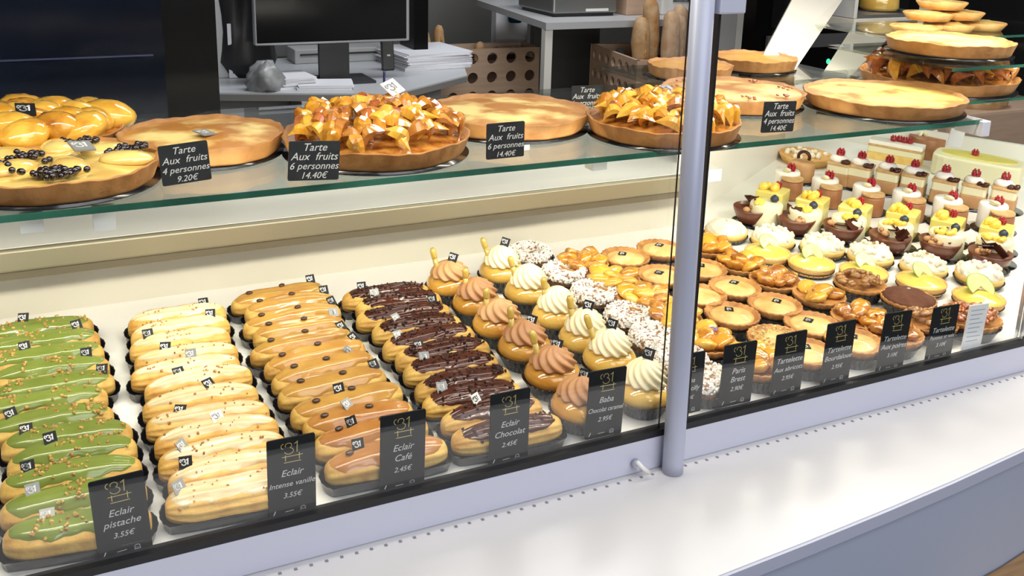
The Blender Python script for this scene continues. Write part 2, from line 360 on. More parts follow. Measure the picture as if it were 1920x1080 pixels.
# ------------------------------------------------------------------ display case
GX0, GX1 = -.45, 1.325
D1 = Vector((.852, .523)).normalized(); D2 = Vector((.45, -.89)).normalized()
Cn = Vector((1.12, 1.515)); Cf = Vector((1.905, 1.995)); Cr = Vector((2.36, 1.095))
case = thing('display_case', 'white refrigerated pastry display case with lavender rail and curved white counter', 'display case', (0, 0, 0), 0, None, 0)
MB().prism([(GX0, .908), (1.335, .908), (2.36, .93), tuple(Cr), tuple(Cf), tuple(Cn), (GX0, 1.515)], CZ - .70, lambda p: tray_z(p[1])).build('tray_deck', M['tray'], case, False)
wb = MB(); wb.box(GX0, Cn.x, 1.515, 1.53, CZ - .66, CZ - .50).build('back_wall', M['enamel_wall'], case, False)
def wallseg(a, b, th, z0, z1):
    n_ = Vector((-(b - a).y, (b - a).x)).normalized() * th
    return MB().prism([tuple(a), tuple(b), tuple(b + n_), tuple(a + n_)], z0, z1)
wallseg(Cn, Cf, .015, CZ - .66, CZ - .43).build('bay_side_wall', M['enamel'], case, False)
wallseg(Cf, Cr, .015, CZ - .66, CZ - .532).build('bay_back_wall', M['enamel'], case, False)
lp = MB(); lp.box(GX0, Cn.x + .0, 1.45, 1.475, CZ - .515, CZ - .482); bevel(lp.build('steel_lip', M['lip'], case, False), .004, 3)
MB().box(GX0, Cn.x, 1.455, 1.52, CZ - .527, CZ - .5145).build('lip_shadow_strip', M['lipdark'], case, False)  # dark strip painted in for the shadow gap below the lip
MB().box(GX0, Cn.x + .05, 1.46, 1.90, CZ - .505, CZ - .4815).build('rear_deck', M['enamel'], case, False)
MB().prism([(GX0, .893), (1.40, .893), (1.40, .915), (GX0, .915)], CZ - .677, CZ - .634).build('front_rail', M['rail'], case, False)
MB().box(GX0, 1.40, .8935, .9075, CZ - .634, CZ - .6255).build('rail_seal', M['seal'], case, False)
# counter: straight at the glass, gently bowed at the front
cv = [(-1.2, .66), (-.6, .675), (0, .684), (.3, .689), (.596, .694), (.733, .702), (.858, .711), (.979, .7215), (1.132, .738), (1.30, .765), (1.5, .81), (1.75, .87)]
zc = CZ - .678
MB().prism(cv + [(1.75, 1.0), (-1.2, 1.0)], zc - .02, zc).build('counter_top', M['counter'], case, False)
def offs(P, d): return [(x, y - d) for x, y in P]
MB().prism(offs(cv, .004) + offs(cv, -.001)[::-1], zc - .0175, zc - .001).build('counter_edge_strip', M['edge'], case, False)
MB().prism(offs(cv, -.004) + [(1.75, 1.0), (-1.2, 1.0)], .05, zc - .0205).build('front_panel', M['front'], case, False)
vs = MB()
for i in range(86):
    x = -.02 + i * .0165; vs.box(x - .0016, x + .0016, .8805, .8840, zc + .0003, zc + .0007)
o = vs.build('vent_slots', M['ventgrey'], case, False)
wl = MB(); wc = [(x, y) for x, y in cv]
wl.prism(offs(cv, -.0)[4:] + [(1.75, .9), (1.75, .9)], .0, .01) if False else None
# oak ledge further down in front of the case
wp = [(1.00, .7235), (1.132, .738), (1.30, .765), (1.5, .81), (1.75, .87)]
bevel(MB().prism(offs(wp, .10) + offs(wp, -.002)[::-1], CZ - .885, CZ - .862).build('tray_ledge', M['wood'], None, False), .003)
tag(bpy.data.objects['tray_ledge'], 'brown oak ledge below the grey-blue front panel, bottom right corner', 'ledge')
# glass panes
pn = MB().box(GX0, .655, .898, .904, CZ - .632, CZ + .12).build('glass_pane', M['glass'], case, False)
pn2 = MB().box(.697, GX1, .898, .904, CZ - .632, CZ + .12).build('glass_pane', M['glass'], case, False)
MB().box(.6545, .6555, .8965, .8985, CZ - .63, CZ + .12).build('pane_edge', M['seal'], pn, False)
MB().box(.6950, .6985, .896, .906, CZ - .634, CZ + .12).build('pane_seal', M['seal'], pn2, False)
# post
pb, pt = ony(1262, 868, .878), ony(1318, 0, .878)
dirp = (pt - pb); pt2 = pb + dirp * 1.25
post = thing('glass_post', 'round lavender aluminium post between the two front glass panes', 'post', (pb.x, pb.y, zc), 0, None, 0)
def loc(p): return Vector(p) - Vector((pb.x, pb.y, zc))
MB().tube([loc((pb.x, pb.y, zc + .0005)), loc(pb + dirp * .01), loc(pb + dirp * .5), loc(pt2)], .0132, 28).build('shaft', M['post'], post)
g = ony(1360, 9, .878); bevel(MB().box(*(v for v in (loc(g).x - .016, loc(g).x + .020, -.012, .012, loc(g).z - .009, loc(g).z + .04))).build('hinge_block', M['rail'], post, False), .002)
# rail latch
lt = thing('rail_latch', 'small pale latch knob on the front rail left of the post', 'latch', ony(1190, 868, .892), 0, None, 0)
MB().tube([(0, 0, 0), (.001, -.012, .0)], [.006, .005], 14).build('latch_base', M['rail'], lt)
MB().tube([(-.004, -.010, .008), (.003, -.013, .0), (.012, -.014, -.008)], [.003, .0028, .0034], 12).build('latch_lever', M['enamel'], lt)
# corner glass joint
cg = thing('corner_glass_joint', 'bright vertical glass edges at the right corner of the case', 'glass panel', (GX1, .90, zc + .045), 0, None, 0)
for i, (dx, dy, ww) in enumerate(((.0, .0, .003), (.006, .012, .0022), (.013, .004, .003), (.020, .02, .002))):
    MB().box(dx, dx + ww, dy, dy + .004, 0.0, .70).build('edge_strip', M['chrome'], cg, False)
for dx, dy in ((.0042, .002), (.0175, .008)): MB().box(dx, dx + .002, dy, dy + .004, .0, .70).build('dark_reflection_strip', M['seal'], cg, False)  # dark strips stand in for dark streaks reflected at the glass joint
# ------------------------------------------------------------------ glass shelf
SZ = CZ - .345
sh = thing('glass_shelf', 'long green-edged glass shelf carrying the large tarts', 'shelf', (0, 1.163, SZ), 0, None, 0)
MB().box(GX0, 1.50, .001, .50, -.0085, -.0005).build('shelf_pane', M['shelfglass'], sh, False)
MB().box(GX0, 1.50, -.001, .001, -.0085, -.0005).build('front_edge', M['glassedge'], sh, False)
for px, py in ((1115, 306), (195, 415), (60, 418)):
    p = ony(px, py, 1.19); MB().box(p.x - .012, p.x + .012, .012, .035, p.z - .007 - SZ, -.0086).build('shelf_clip', M['pearlclip'], sh, False)
p = onz(1853, 240, -.36)
bevel(MB().box(1.492, 1.512, -.01, .05, -.03, -.002).build('end_bracket', M['rail'], sh, False), .002)
MB().box(.655, .675, .15, .50, -.022, -.0086).build('shelf_arm', M['enamel'], sh, False)
# right bay upper shelves
def tier(x0, x1, y0, y1, z, lab):
    t = thing('glass_shelf', lab, 'shelf', (x0, y0, z), 0, 'bay glass shelves', 0)
    MB().box(0, x1 - x0, .001, y1 - y0, -.006, -.0005).build('shelf_pane', M['shelfglass'], t, False)
    MB().box(0, x1 - x0, -.001, .001, -.006, -.0005).build('front_edge', M['glassedge'], t, False); return t
tier(1.56, 2.1, 1.30, 1.68, SZ - .002, 'glass shelf under the caramelised apple tart at the right')
tier(1.50, 1.98, 1.24, 1.56, CZ - .2665, 'glass tier under the custard tart at the upper right')
tier(1.72, 2.35, 1.55, 1.85, CZ - .262, 'glass tier under the stacked golden tarts at the top right')
# ------------------------------------------------------------------ ECLAIRS
def sect(t, n=3.2): return max(0, 1 - abs(t) ** n) ** (1 / n)
def eclair(cen, L, yaw, kind, idx, n, tagspec, label, group, extra=None):
    rg = random.Random(hash((kind, idx)) % 99991 if False else idx * 31 + dict(g=1, w=2, c=3, k=4)[kind] * 1000)
    root = thing('eclair', label, 'eclair', cen, yaw, group)
    W_, H_ = .0470 * rg.uniform(.95, 1.05), .037 * rg.uniform(.95, 1.06)
    z0 = .004 + H_ * .46; bend = rg.uniform(-.004, .004); ph = rg.uniform(0, 6); NR = 13 if kind in 'wk' else 9
    amp = dict(g=.040, w=.065, c=.042, k=.058)[kind]
    def surf(t, a, off=0):
        s = sect(t, 2.9) * (1 + .04 * sin(t * 5 + ph)); tt = t * L / 2
        rr = 1 + amp * cos(NR * a + .6 * sin(3 * t + ph)) * (1 if sin(a) > -.6 else .2) + .018 * sin(7 * t + 2 * a + ph)
        y = (W_ / 2 * s * rr + off * s ** .5) * cos(a); z = (H_ / 2 * (s ** .75) * rr + off * s ** .5) * sin(a)
        if z < -H_ * .40: z = -H_ * .40 + (z + H_ * .40) * .2
        return (tt, y + bend * (1 - t * t), z0 + z - (1 - s) * .004)
    NX, NA = 30, 44
    ts = [-cos(pi * i / NX) for i in range(NX + 1)]; ts = [max(-.998, min(.998, (t * .75 + .25 * t ** 3))) for t in ts]
    V = [surf(t, 2 * pi * k / NA) for t in ts for k in range(NA)]
    F = [(i * NA + k, i * NA + (k + 1) % NA, (i + 1) * NA + (k + 1) % NA, (i + 1) * NA + k) for i in range(NX) for k in range(NA)]
    F += [tuple(range(NA))[::-1], tuple(NX * NA + k for k in range(NA))]
    link('choux_pastry', mesh('choux_pastry', V, F, M['dough' if kind != 'w' else 'dough_pale']), root)
    # icing cap
    half = dict(g=1.10, w=.72, c=1.22, k=.95)[kind] * rg.uniform(.94, 1.06); e = dict(g=.93, w=.93, c=.95, k=.86)[kind]
    if extra: half *= extra.get('half', 1)
    NB, NT = 16, 34; V = []; p2 = rg.uniform(0, 6)
    lean = extra.get('lean', 0) if extra else 0
    for i in range(NT + 1):
        u = -cos(pi * i / NT); t = u * e
        hw = half * (max(0, 1 - abs(u) ** 6)) ** .5 * (1 + .09 * sin(9 * t + p2) + .06 * sin(21 * t + 2 * p2))
        if extra and 'drip' in extra and t < -.6: hw *= 1 + extra['drip'] * (1 - abs((t + .78) / .2) if abs(t + .78) < .2 else 0)
        for k in range(NB + 1):
            q = -1 + 2 * k / NB; off = -.0012 + .0030 * sqrt(max(0, 1 - q ** 4)) * (max(0, 1 - abs(u) ** 5)) ** .5
            V.append(surf(t, pi / 2 + lean + q * hw, off))
    F = [(i * (NB + 1) + k, (i + 1) * (NB + 1) + k, (i + 1) * (NB + 1) + k + 1, i * (NB + 1) + k + 1) for i in range(NT) for k in range(NB)]
    F = [f[::-1] for f in F]
    link('icing', mesh('icing', V, F, M[dict(g='green', w='ivory', c='coffee', k='choc')[kind] if not (kind == 'c' and idx >= 9) else 'coffee_deep']), root)
    # toppings
    if kind in 'gwk':
        mb = MB(); cnt = dict(g=26, w=20, k=64)[kind]
        if extra: cnt = int(cnt * extra.get('top', 1))
        clus = [rg.uniform(-.75, .75) for _ in range(4)]
        for j in range(cnt):
            if kind == 'k': t = rg.uniform(-.80, .84); a = pi / 2 + lean + rg.gauss(0.1, .34)
            else: t = max(-.85, min(.85, rg.choice(clus) + rg.gauss(0, .16))); a = pi / 2 + lean + rg.gauss(0.05, .42)
            s_ = dict(g=.0021, w=.0013, k=.0019)[kind] * rg.uniform(.6, 1.35)
            p = surf(t, a, .0020)
            mb.ell(Vector(p), s_ * 1.25, s_, s_ * .85, erot(rg.uniform(0, 3), rg.uniform(0, 3), rg.uniform(0, 3)), 5, 4, .25, rg)
        o = mb.build(dict(g='pistachio_pieces', w='caramel_crumbs', k='chocolate_chips')[kind], M[dict(g='nut', w='crumb', k='nib')[kind]], root, False); o['kind'] = 'stuff'
        if kind == 'g':
            mb = MB()
            for j in range(7):
                t = max(-.85, min(.85, rg.choice(clus) + rg.gauss(0, .2))); p = surf(t, pi / 2 + rg.gauss(0, .4), .002); s_ = .0019 * rg.uniform(.7, 1.3)
                mb.ell(Vector(p), s_ * 1.3, s_, s_, erot(rg.uniform(0, 3), rg.uniform(0, 3), 0), 5, 4, .2, rg)
            o = mb.build('nut_skins', M['crumb'], root, False); o['kind'] = 'stuff'
    if kind == 'c':
        for t in (-.62 + rg.uniform(-.06, .06), .12 + rg.uniform(-.08, .08)):
            p = surf(t, pi / 2 + rg.uniform(-.15, .1), .0032); mb = MB()
            mb.ell((0, 0, 0), .0052, .0036, .0024, None, 12, 8); o = mb.build('coffee_bean', M['bean'], root); o.location = p; o.rotation_euler = (.1, 0, rg.uniform(-.3, .3))
    # black fluted case
    NE = 60; prof = [(.80, 0), (.86, .001), (1.0, .013), (1.05, .0145), (1.04, .0135), (.95, .010), (.84, .003), (.5, .0025)]
    V = []
    for r_p, z in prof:
        for k in range(NE):
            a = 2 * pi * k / NE; f = 1 + (.02 * cos(15 * a) if r_p > .9 else 0)
            cx, cy = cos(a), sin(a); x = (L * .5 - .012) * (1 if cx > 0 else -1) * min(1, abs(cx) * 2.2) + cx * .017 * r_p * f
            V.append((x * (1 if r_p > .6 else .8) * (.97 + .03 * r_p), cy * .0245 * r_p * f, z))
    F = [(i * NE + k, i * NE + (k + 1) % NE, (i + 1) * NE + (k + 1) % NE, (i + 1) * NE + k) for i in range(len(prof) - 1) for k in range(NE)]
    F += [tuple(range(NE))[::-1], tuple((len(prof) - 1) * NE + k for k in range(NE))]
    link('paper_case', mesh('paper_case', V, F, M['black']), root)
    for tg in (tagspec or []):
        t, up, kd, rot = tg; p = Vector(surf(t, pi / 2 - .25, .003)); 
        plaque(root, (p.x, p.y - .001, p.z + .004 * up), (radians(25 + 40 * up), 0, radians(rot)), kd, 1.0)
    return root
def eclair_row(kind, ends, tags, names, group, extras={}):
    n = len(ends); A = []
    for l, r in ends:
        h = .020; b = ont(*r, h=h); a = ont(*l, h=h) if l else b - Vector((1, -.02, 0)).normalized() * .140
        c = (a + b) / 2; A.append([c.x, c.y, math.atan2((b - a).y, (b - a).x), max(.132, min(.150, (b - a).length))])
    A[-1][1] = max(A[-1][1], .937)
    for i in range(n - 2, -1, -1): A[i][1] = max(A[i][1], A[i + 1][1] + .0375)
    for i, (x, y, yaw, L) in enumerate(A):
        eclair(Vector((x, y, tray_z(y))), L, yaw, kind, i, n, tags.get(i), names(i, n), group, extras.get(i))
gr = [(None, (176, 612)), (None, (188, 637)), (None, (196, 662)), (None, (206, 688)), (None, (216, 718)), (None, (203, 747)), (None, (214, 780)), ((2, 846), (249, 812)), ((15, 888), (257, 848)), ((0, 924), (267, 878)), ((0, 972), (276, 922)), ((5, 1022), (285, 975))]
eclair_row('g', gr, {0: [(-.25, .6, 'k', -10)], 1: [(.60, .6, 'k', 20)], 2: [(-.35, .6, 'k', 10)], 3: [(.62, .6, 'k', 0)], 4: [(.80, .3, 'k', -8)], 6: [(-.55, .6, 'k', 25)], 7: [(-.62, .1, 'k', 5)], 8: [(-.33, .7, 'k', 15)], 9: [(-.60, .7, 'k', 10)], 10: [(-.55, .6, 's', 10)], 11: [(-.40, .1, 's', 5)]},
    lambda i, n: f'green pistachio-iced eclair with nut pieces, {ordn(i, n)} in the green row', 'green pistachio eclairs')
wh = [((240, 618), (424, 590)), ((245, 640), (431, 612)), ((244, 664), (431, 636)), ((252, 690), (447, 664)), ((246, 722), (452, 690)), ((273, 744), (470, 706)), ((267, 778), (484, 742)), ((273, 808), (505, 771)), ((289, 846), (522, 804)), ((298, 890), (538, 840)), ((318, 926), (552, 880)), ((312, 968), (566, 920))]
eclair_row('w', wh, {0: [(.55, .2, 'k', 0)], 1: [(.62, .4, 'k', -10)], 2: [(-.62, .5, 'k', 5)], 3: [(-.40, .5, 'k', -10)], 4: [(.10, .6, 's', 0)], 5: [(-.35, .1, 'k', 10)], 6: [(.15, .2, 'k', 30)], 7: [(-.45, .2, 'k', -20)], 8: [(.02, .2, 'w', 20)], 9: [(-.62, .6, 's', 45)], 10: [(-.70, .7, 'k', -5)], 11: [(-.78, .6, 's', 30)]},
    lambda i, n: f'ivory vanilla-iced eclair with caramel crumbs, {ordn(i, n)} in the ivory row', 'ivory vanilla eclairs', {11: dict(half=1.25, drip=.6), 10: dict(half=1.0)})
cf = [((434, 578), (607, 545)), ((459, 594), (627, 566)), ((457, 624), (637, 586)), ((477, 640), (645, 612)), ((470, 674), (657, 632)), ((497, 702), (682, 654)), ((511, 728), (698, 676)), ((522, 754), (722, 706)), ((546, 790), (752, 736)), ((568, 812), (772, 772)), ((590, 848), (800, 800)), ((609, 888), (836, 838))]
eclair_row('c', cf, {0: [(.72, .8, 'k', 0)], 1: [(.78, .7, 'k', 0)], 2: [(.84, .6, 'k', 20)], 3: [(.76, .5, 's', 0)], 4: [(.82, .3, 'k', 20)], 5: [(.80, .2, 'k', 30)], 6: [(.55, .1, 's', 40)], 7: [(.80, .5, 'k', 10)], 8: [(-.15, .8, 'k', 0)], 9: [(-.20, .4, 's', 35)], 10: [(-.35, .8, 'k', 15)], 11: [(-.45, .9, 'k', 0)]},
    lambda i, n: f'tan coffee-iced eclair with two coffee beans, {ordn(i, n)} in the coffee row', 'tan coffee eclairs')
ch = [((642, 570), (806, 550)), ((668, 588), (828, 568)), ((668, 608), (843, 585)), ((698, 632), (864, 608)), ((719, 664), (887, 628)), ((742, 684), (916, 654)), ((757, 708), (932, 682)), ((779, 742), (955, 708)), ((793, 768), (976, 736)), ((831, 802), (1010, 766)), ((851, 838), (1055, 800))]
eclair_row('k', ch, {0: [(-.55, .8, 'k', 0)], 1: [(-.55, .5, 's', 0)], 2: [(.62, .8, 'k', 0)], 3: [(-.45, .3, 's', 30)], 4: [(-.65, .2, 's', 10)], 5: [(-.50, .3, 'k', 0)], 6: [(-.55, .6, 's', 0)], 8: [(-.60, .6, 's', 0)], 9: [(-.30, .7, 'w', 30)], 10: [(-.25, .8, 'w', 45)]},
    lambda i, n: f'dark chocolate-iced eclair with chocolate chips, {ordn(i, n)} in the chocolate row', 'dark chocolate eclairs', {8: dict(top=.4, half=1.2), 9: dict(half=1.0, top=.3, lean=.1), 10: dict(half=.8, top=.3, lean=.25)})
# ------------------------------------------------------------------ fluted black cup shared by small cakes
def cup_data(rt, rb, h, nf=28):
    f = lambda a, i, r, z: ((.03 * r * cos(nf * a)) if i in (1, 2) else 0, 0, 0)
    return MB().lathe([(rb, 0), (rb * 1.02, .0005), (rt, h), (rt * 1.07, h + .0008), (rt * 1.05, h + .0002), (rt * .93, h - .003), (rb * .9, .003)], nf * 4, f).data('paper_case', M['black'])
CUP = cup_data(.0345, .0235, .021); CUPL = cup_data(.0385, .034, .009); CUPS = cup_data(.030, .026, .004); CUPT = cup_data(.038, .030, .019)
def cup(root, d, sx=1, sy=1): o = link('paper_case', d, root); o.scale = (sx, sy, 1); return o
# piped swirl
def swirl_data(r, h, mat, key, nl=7, tw=2.6):
    N = 22; prof = [(r * (1 - (i / N) ** 2.1) ** .8 * (1.0 if i else .88) + .0006, h * i / N) for i in range(N + 1)]
    def f(a, i, rr, z): return (rr * .085 * cos(nl * (a + tw * .42 * (z / h))), 0, 0)
    return MB().lathe(prof, 84, f).data(key, mat)
SW = [swirl_data(.0255, .030, M['cream'], 'swirl_cream', 12, 3.4), swirl_data(.0265, .024, M['mousse_brown'], 'swirl_brown', 10, 3.0), swirl_data(.0265, .023, M['mousse_tan'], 'swirl_tan', 10, 3.0)]
def dome_data(mat, key):
    f = lambda a, i, r, z: (.0006 * sin(3 * a + i), .0004 * cos(2 * a), 0)
    return MB().lathe([(.024, .0), (.0315, .004), (.0342, .010), (.0340, .016), (.0305, .022), (.0245, .0265), (.016, .029), (.004, .030)], 48, f).data(key, mat)
DM = dict(c=dome_data(M['caramel'], 'dome_caramel'), w=dome_data(M['rum'], 'dome_golden'))
pm = MB(); pm.tube([(0, 0, 0), (0, 0, .012), (0, 0, .026)], [.0018, .0036, .0038], 14); pm.tube([(0, 0, .026), (0, 0, .028), (0, 0, .036), (0, 0, .040)], [.0032, .0044, .0046, .003], 14)
PIP = pm.data('pipette', M['pip'])
def baba(px, py, kind, sw, pip, tg, label, group, s=1.1):
    p = ont(px, py, h=.034); p.y = max(p.y, .951); root = thing('cream_cake', label, 'cake', (p.x, p.y, tray_z(p.y)), R.uniform(0, 6), group); root.scale = (s, s, s)
    cup(root, CUP); o = link('glazed_dome', DM[kind], root); o.location.z = .013
    rz = root.rotation_euler
    o = link('piped_cream', SW[sw], root); o.location.z = .0395; o.rotation_euler.z = R.uniform(0, 6)
    inv = root.matrix_basis.to_3x3().inverted()
    def wl_(v): return inv @ Vector(v)
    right = Vector((r_.x, r_.y, 0)).normalized(); fwd = Vector((v_.x, v_.y, 0)).normalized()
    if pip:
        q = link('pipette', PIP, root); b = wl_(right * (-.017) - fwd * .004); q.location = (b.x, b.y, .036)
        axis = wl_(right * pip[0] + fwd * .1 + Vector((0, 0, 1))).normalized(); q.rotation_euler = axis.to_track_quat('Z', 'Y').to_euler(); q.scale = (1, 1, pip[1])
    if tg:
        b = wl_(right * tg[0] + fwd * tg[1]); q = plaque(root, (b.x, b.y, tg[2]), (0, 0, 0), tg[3] if len(tg) > 3 else 'k', .95)
        zx = wl_(-fwd * .8 + Vector((0, 0, .45))).normalized(); yy = wl_(Vector((0, 0, 1)) + right * .25); xx = yy.cross(zx).normalized(); yy = zx.cross(xx)
        q.rotation_euler = Matrix((xx, yy, zx)).transposed().to_euler()
    return root
TG = (.004, .0, .066)
C_ = [(843, 524, 2, (-.25, 1.1), (.004, .0, .066)), (893, 560, 1, (-.02, 1.0), None), (934, 600, 2, (-.05, 1.0), None), (983, 642, 1, (-.1, 1.1), (.008, .0, .063)), (1035, 692, 1, (-.25, 1.15), (.004, .002, .064)), (1090, 752, 1, None, (.002, .0, .064))]
for i, (x, y, sw, pp, tg) in enumerate(C_):
    baba(x, y, 'c', sw, pp, tg, f'caramel-glazed dome cake with brown piped cream, {ordn(i, 6)} of its row', 'caramel dome cakes')
W_ = [(940, 502, (-.35, 1.1), (.004, .0, .073)), (990, 540, (-.3, 1.1), None), (1043, 584, (-.1, 1.1), None), (1096, 626, (-.15, 1.2), (.002, .0, .072)), (1142, 664, (-.35, 1.25), (.0, .0, .073)), (1207, 724, None, (.002, .0, .074))]
for i, (x, y, pp, tg) in enumerate(W_):
    baba(x, y, 'w', 0, pp, tg, f'golden dome cake topped with white whipped cream, {ordn(i, 6)} of its row', 'white cream dome cakes')
# ------------------------------------------------------------------ sugared choux rings
def ring(px, py, label, group, tilt=0, s=1.08, rg=None):
    rg = random.Random(px * 7 + py)
    p = ont(px, py, h=.036); p.y = max(p.y, .952); root = thing('sugared_choux_ring', label, 'cake', (p.x, p.y, tray_z(p.y)), 0, group); root.scale = (s, s, s)
    cup(root, CUPT)
    mb = MB(); N = 36; prof = []
    def f(a, i, r, z): return (.0012 * sin(9 * a) + .0008 * sin(5 * a + 1), .0009 * sin(7 * a), 0)
    pr_ = [(.022, .006), (.030, .009), (.0345, .018), (.0350, .025), (.0325, .0315), (.0275, .0345), (.0225, .0325), (.0195, .027), (.0185, .022)]
    mb.lathe(pr_, N * 2, f); o = mb.build('choux_ring', M['ringd'], root)
    MB().lathe([(.0350, .0215), (.0356, .0255), (.0330, .0322), (.0275, .0354), (.0222, .0334), (.0196, .0285)], N * 2, f).build('sugar_coating', M['sugarcoat'], root)
    o2 = MB().lathe([(.001, .018), (.0185, .0215), (.0165, .0245), (.010, .0265), (.001, .028)], 24, lambda a, i, r, z: (.001 * sin(5 * a), .001 * sin(4 * a + i), 0)).build('praline_centre', M['praline'], root)
    mb = MB()
    for j in range(300):
        a = rg.uniform(0, 2 * pi); ph = rg.uniform(-.35, 2.8); rr = .0272 + .0083 * cos(ph); z = .0262 + .0095 * sin(ph)
        s_ = rg.uniform(.0010, .0021)
        mb.ell(Vector((rr * cos(a), rr * sin(a), z)), s_ * 1.5, s_, s_ * .7, erot(rg.uniform(0, 3), rg.uniform(0, 3), rg.uniform(0, 3)), 5, 3, .1, rg)
    o = mb.build('sugar_pearls', M['sugar'], root, False); o['kind'] = 'stuff'
    if tilt: root.rotation_euler = (TT_ANG + tilt, 0, 0)
    return root
RG = [(993, 466), (1058, 502), (1115, 540), (1180, 582), (1228, 622), (1275, 662), (1322, 702)]
for i, (x, y) in enumerate(RG):
    ring(x, y, f'choux ring crusted with white sugar pearls, {ordn(i, 7)} of its row', 'sugared choux rings')
# ------------------------------------------------------------------ tartlets
def tart_shell(r, h, mat, key, flute=24, amp=.02, rim=.0035, fl=.8):
    f = lambda a, i, rr, z: (rr * amp * cos(flute * a) * (1 if i in (2, 3, 4) else .2), .0006 * sin(flute * a) if i in (3, 4, 5) else 0, 0)
    return MB().lathe([(.001, .0), (r * fl, 0), (r * .97, h * .75), (r, h), (r * .975, h + .0016), (r - rim, h + .0002), (r - rim * 2.3, h - .003), (.001, h - .003)], flute * 4, f).data(key, mat)
SHA = tart_shell(.0425, .015, M['crust'], 'tart_shell')
SHP = tart_shell(.042, .014, M['crust_pale'], 'tart_shell_pale', 40, .006, .003, .9)
def fill_data(r, z, dome, mat, key, rough=.0006, seed=1):
    rg = random.Random(seed); ph = [rg.uniform(0, 6) for _ in range(6)]
    f = lambda a, i, rr, zz: (0, rough * (sin(3 * a + ph[0] + i) + sin(5 * a + ph[1] + i * 1.7)) * (1 if i < 6 else 0), 0)
    pr_ = [(r * k / 7, z + dome * (1 - (k / 7) ** 2)) for k in range(7, 0, -1)] + [(.0004, z + dome)]
    return MB().lathe([(r * .98, z - .003)] + pr_, 48, f).data(key, mat)
AF = [fill_data(.0335, .0120, .0065, M['almond'], 'almond_filling', .0004, s) for s in (1, 2)]
def place(px, py, h, name, label, cat, group, rz=0, s=1):
    p = ont(px, py, h=h * s); p.y = max(p.y, .955); root = thing(name, label, cat, (p.x, p.y, tray_z(p.y)), rz, group); root.scale = (s, s, s); return root
def almond_tart(px, py, label, tg=True, nutty=False, s=1):
    root = place(px, py, .034, 'almond_tartlet', label, 'tartlet', 'golden almond tartlets', R.uniform(-.2, .2), s)
    cup(root, CUPT, 1, 1); o = link('tart_shell', SHA, root); o.location.z = .017
    o = link('almond_filling', AF[0], root); o.location.z = .0175
    if nutty:
        mb = MB()
        for j in range(150):
            a = R.uniform(0, 6.28); rr = .037 * sqrt(R.random()); s_ = R.uniform(.0012, .0024)
            mb.ell((rr * cos(a), rr * sin(a), .0345), s_ * 1.5, s_, s_ * .6, erot(R.uniform(-.6, .6), R.uniform(-.6, .6), R.uniform(0, 3)), 5, 3)
        o = mb.build('almond_crumble', M['nutty'], root, False); o['kind'] = 'stuff'
    if tg: plaque(root, (R.uniform(-.006, .004), R.uniform(.0, .008), .0366), (0, 0, radians(45 + R.uniform(-20, 20))), 'k', .95)
    return root
AT = [(1172, 478, 'golden almond tartlet standing against the back wall left of the post', 1), (1238, 463, 'golden almond tartlet nearest the back wall, cut off by the post', 1), (1240, 512, 'golden almond tartlet directly left of the post, second row from the back', 1),
      (1316, 500, 'almond tartlet half hidden by the post, level with the orange fruit tartlets', 1), (1312, 549, 'almond tartlet beside the post, in front of the rearmost half hidden one', 0),
      (1377, 534, 'almond tartlet with a black plaque behind the pair of large golden ones', 1), (1372, 585, 'almond tartlet with black plaque just behind the apricot tartlet with a purple flower', 1),
      (1452, 567, 'largest-looking almond tartlet with a raised black plaque, centre of the golden group', 1), (1522, 603, 'almond tartlet with a thin standing plaque behind the dark price cards', 1),
      (1526, 664, 'almond tartlet at the front between the second and third price cards right of the post', 1), (1622, 648, 'almond tartlet at the front between the third and fourth price cards right of the post', 1)]
for x, y, lb, tg in AT: almond_tart(x, y, lb, tg)
almond_tart(1455, 630, 'tartlet covered in crumbled almonds behind the second price card right of the post', False, True)
def wedge_data(mat, key, l, w_, h, seed, nz=.05):
    rg = random.Random(seed); mb = MB(); mb.ell((0, 0, 0), l, w_, h, None, 12, 8, nz, rg); return mb.data(key, mat)
AW = [wedge_data(M['apricot'], 'apricot_piece', .017, .0125, .010, 1, .13), wedge_data(M['apricotl'], 'apricot_piece_light', .017, .0125, .009, 2, .13), wedge_data(M['apple'], 'fruit_piece', .0125, .009, .008, 3, .18)]
def fruit_tart(px, py, label, kinds=(0, 1), n=7, flower=False, shell=True, s=1, darkbits=0):
    rg = random.Random(px + 3 * py)
    root = place(px, py, .034, 'apricot_tartlet', label, 'tartlet', 'glazed fruit tartlets', 0, s)
    cup(root, CUPT); o = link('tart_shell', SHA, root); o.location.z = .016
    a0 = rg.uniform(0, 6)
    for j in range(n):
        a = a0 + 2 * pi * j / max(1, n - 1); rr = .0225 if j < n - 1 else 0
        o = link('fruit_piece', AW[rg.choice(kinds)], root); o.location = (rr * cos(a), rr * sin(a), .033 + rg.uniform(0, .003) + (.004 if j == n - 1 else 0))
        o.rotation_euler = (rg.uniform(-.4, .4), rg.uniform(-.5, -.1), a); sc = rg.uniform(1.0, 1.3); o.scale = (sc, sc * 1.1, sc * .8)
    if flower:
        mb = MB()
        for k in range(5): mb.ell((.004 * cos(k * 1.257), .004 * sin(k * 1.257), 0), .0035, .0035, .001, None, 8, 5)
        o = mb.build('sugar_flower', pbr('purple_petals', (.25, .12, .30), .5), root); o.location = (.012, .0, .045)
    if darkbits:
        mb = MB()
        for k in range(darkbits): mb.ell((rg.uniform(-.02, .02), rg.uniform(-.02, .02), .041), .003, .002, .002, erot(rg.random(), 0, rg.random() * 3), 6, 4)
        o = mb.build('burnt_sugar_bits', M['appled'], root); o['kind'] = 'stuff'
    return root
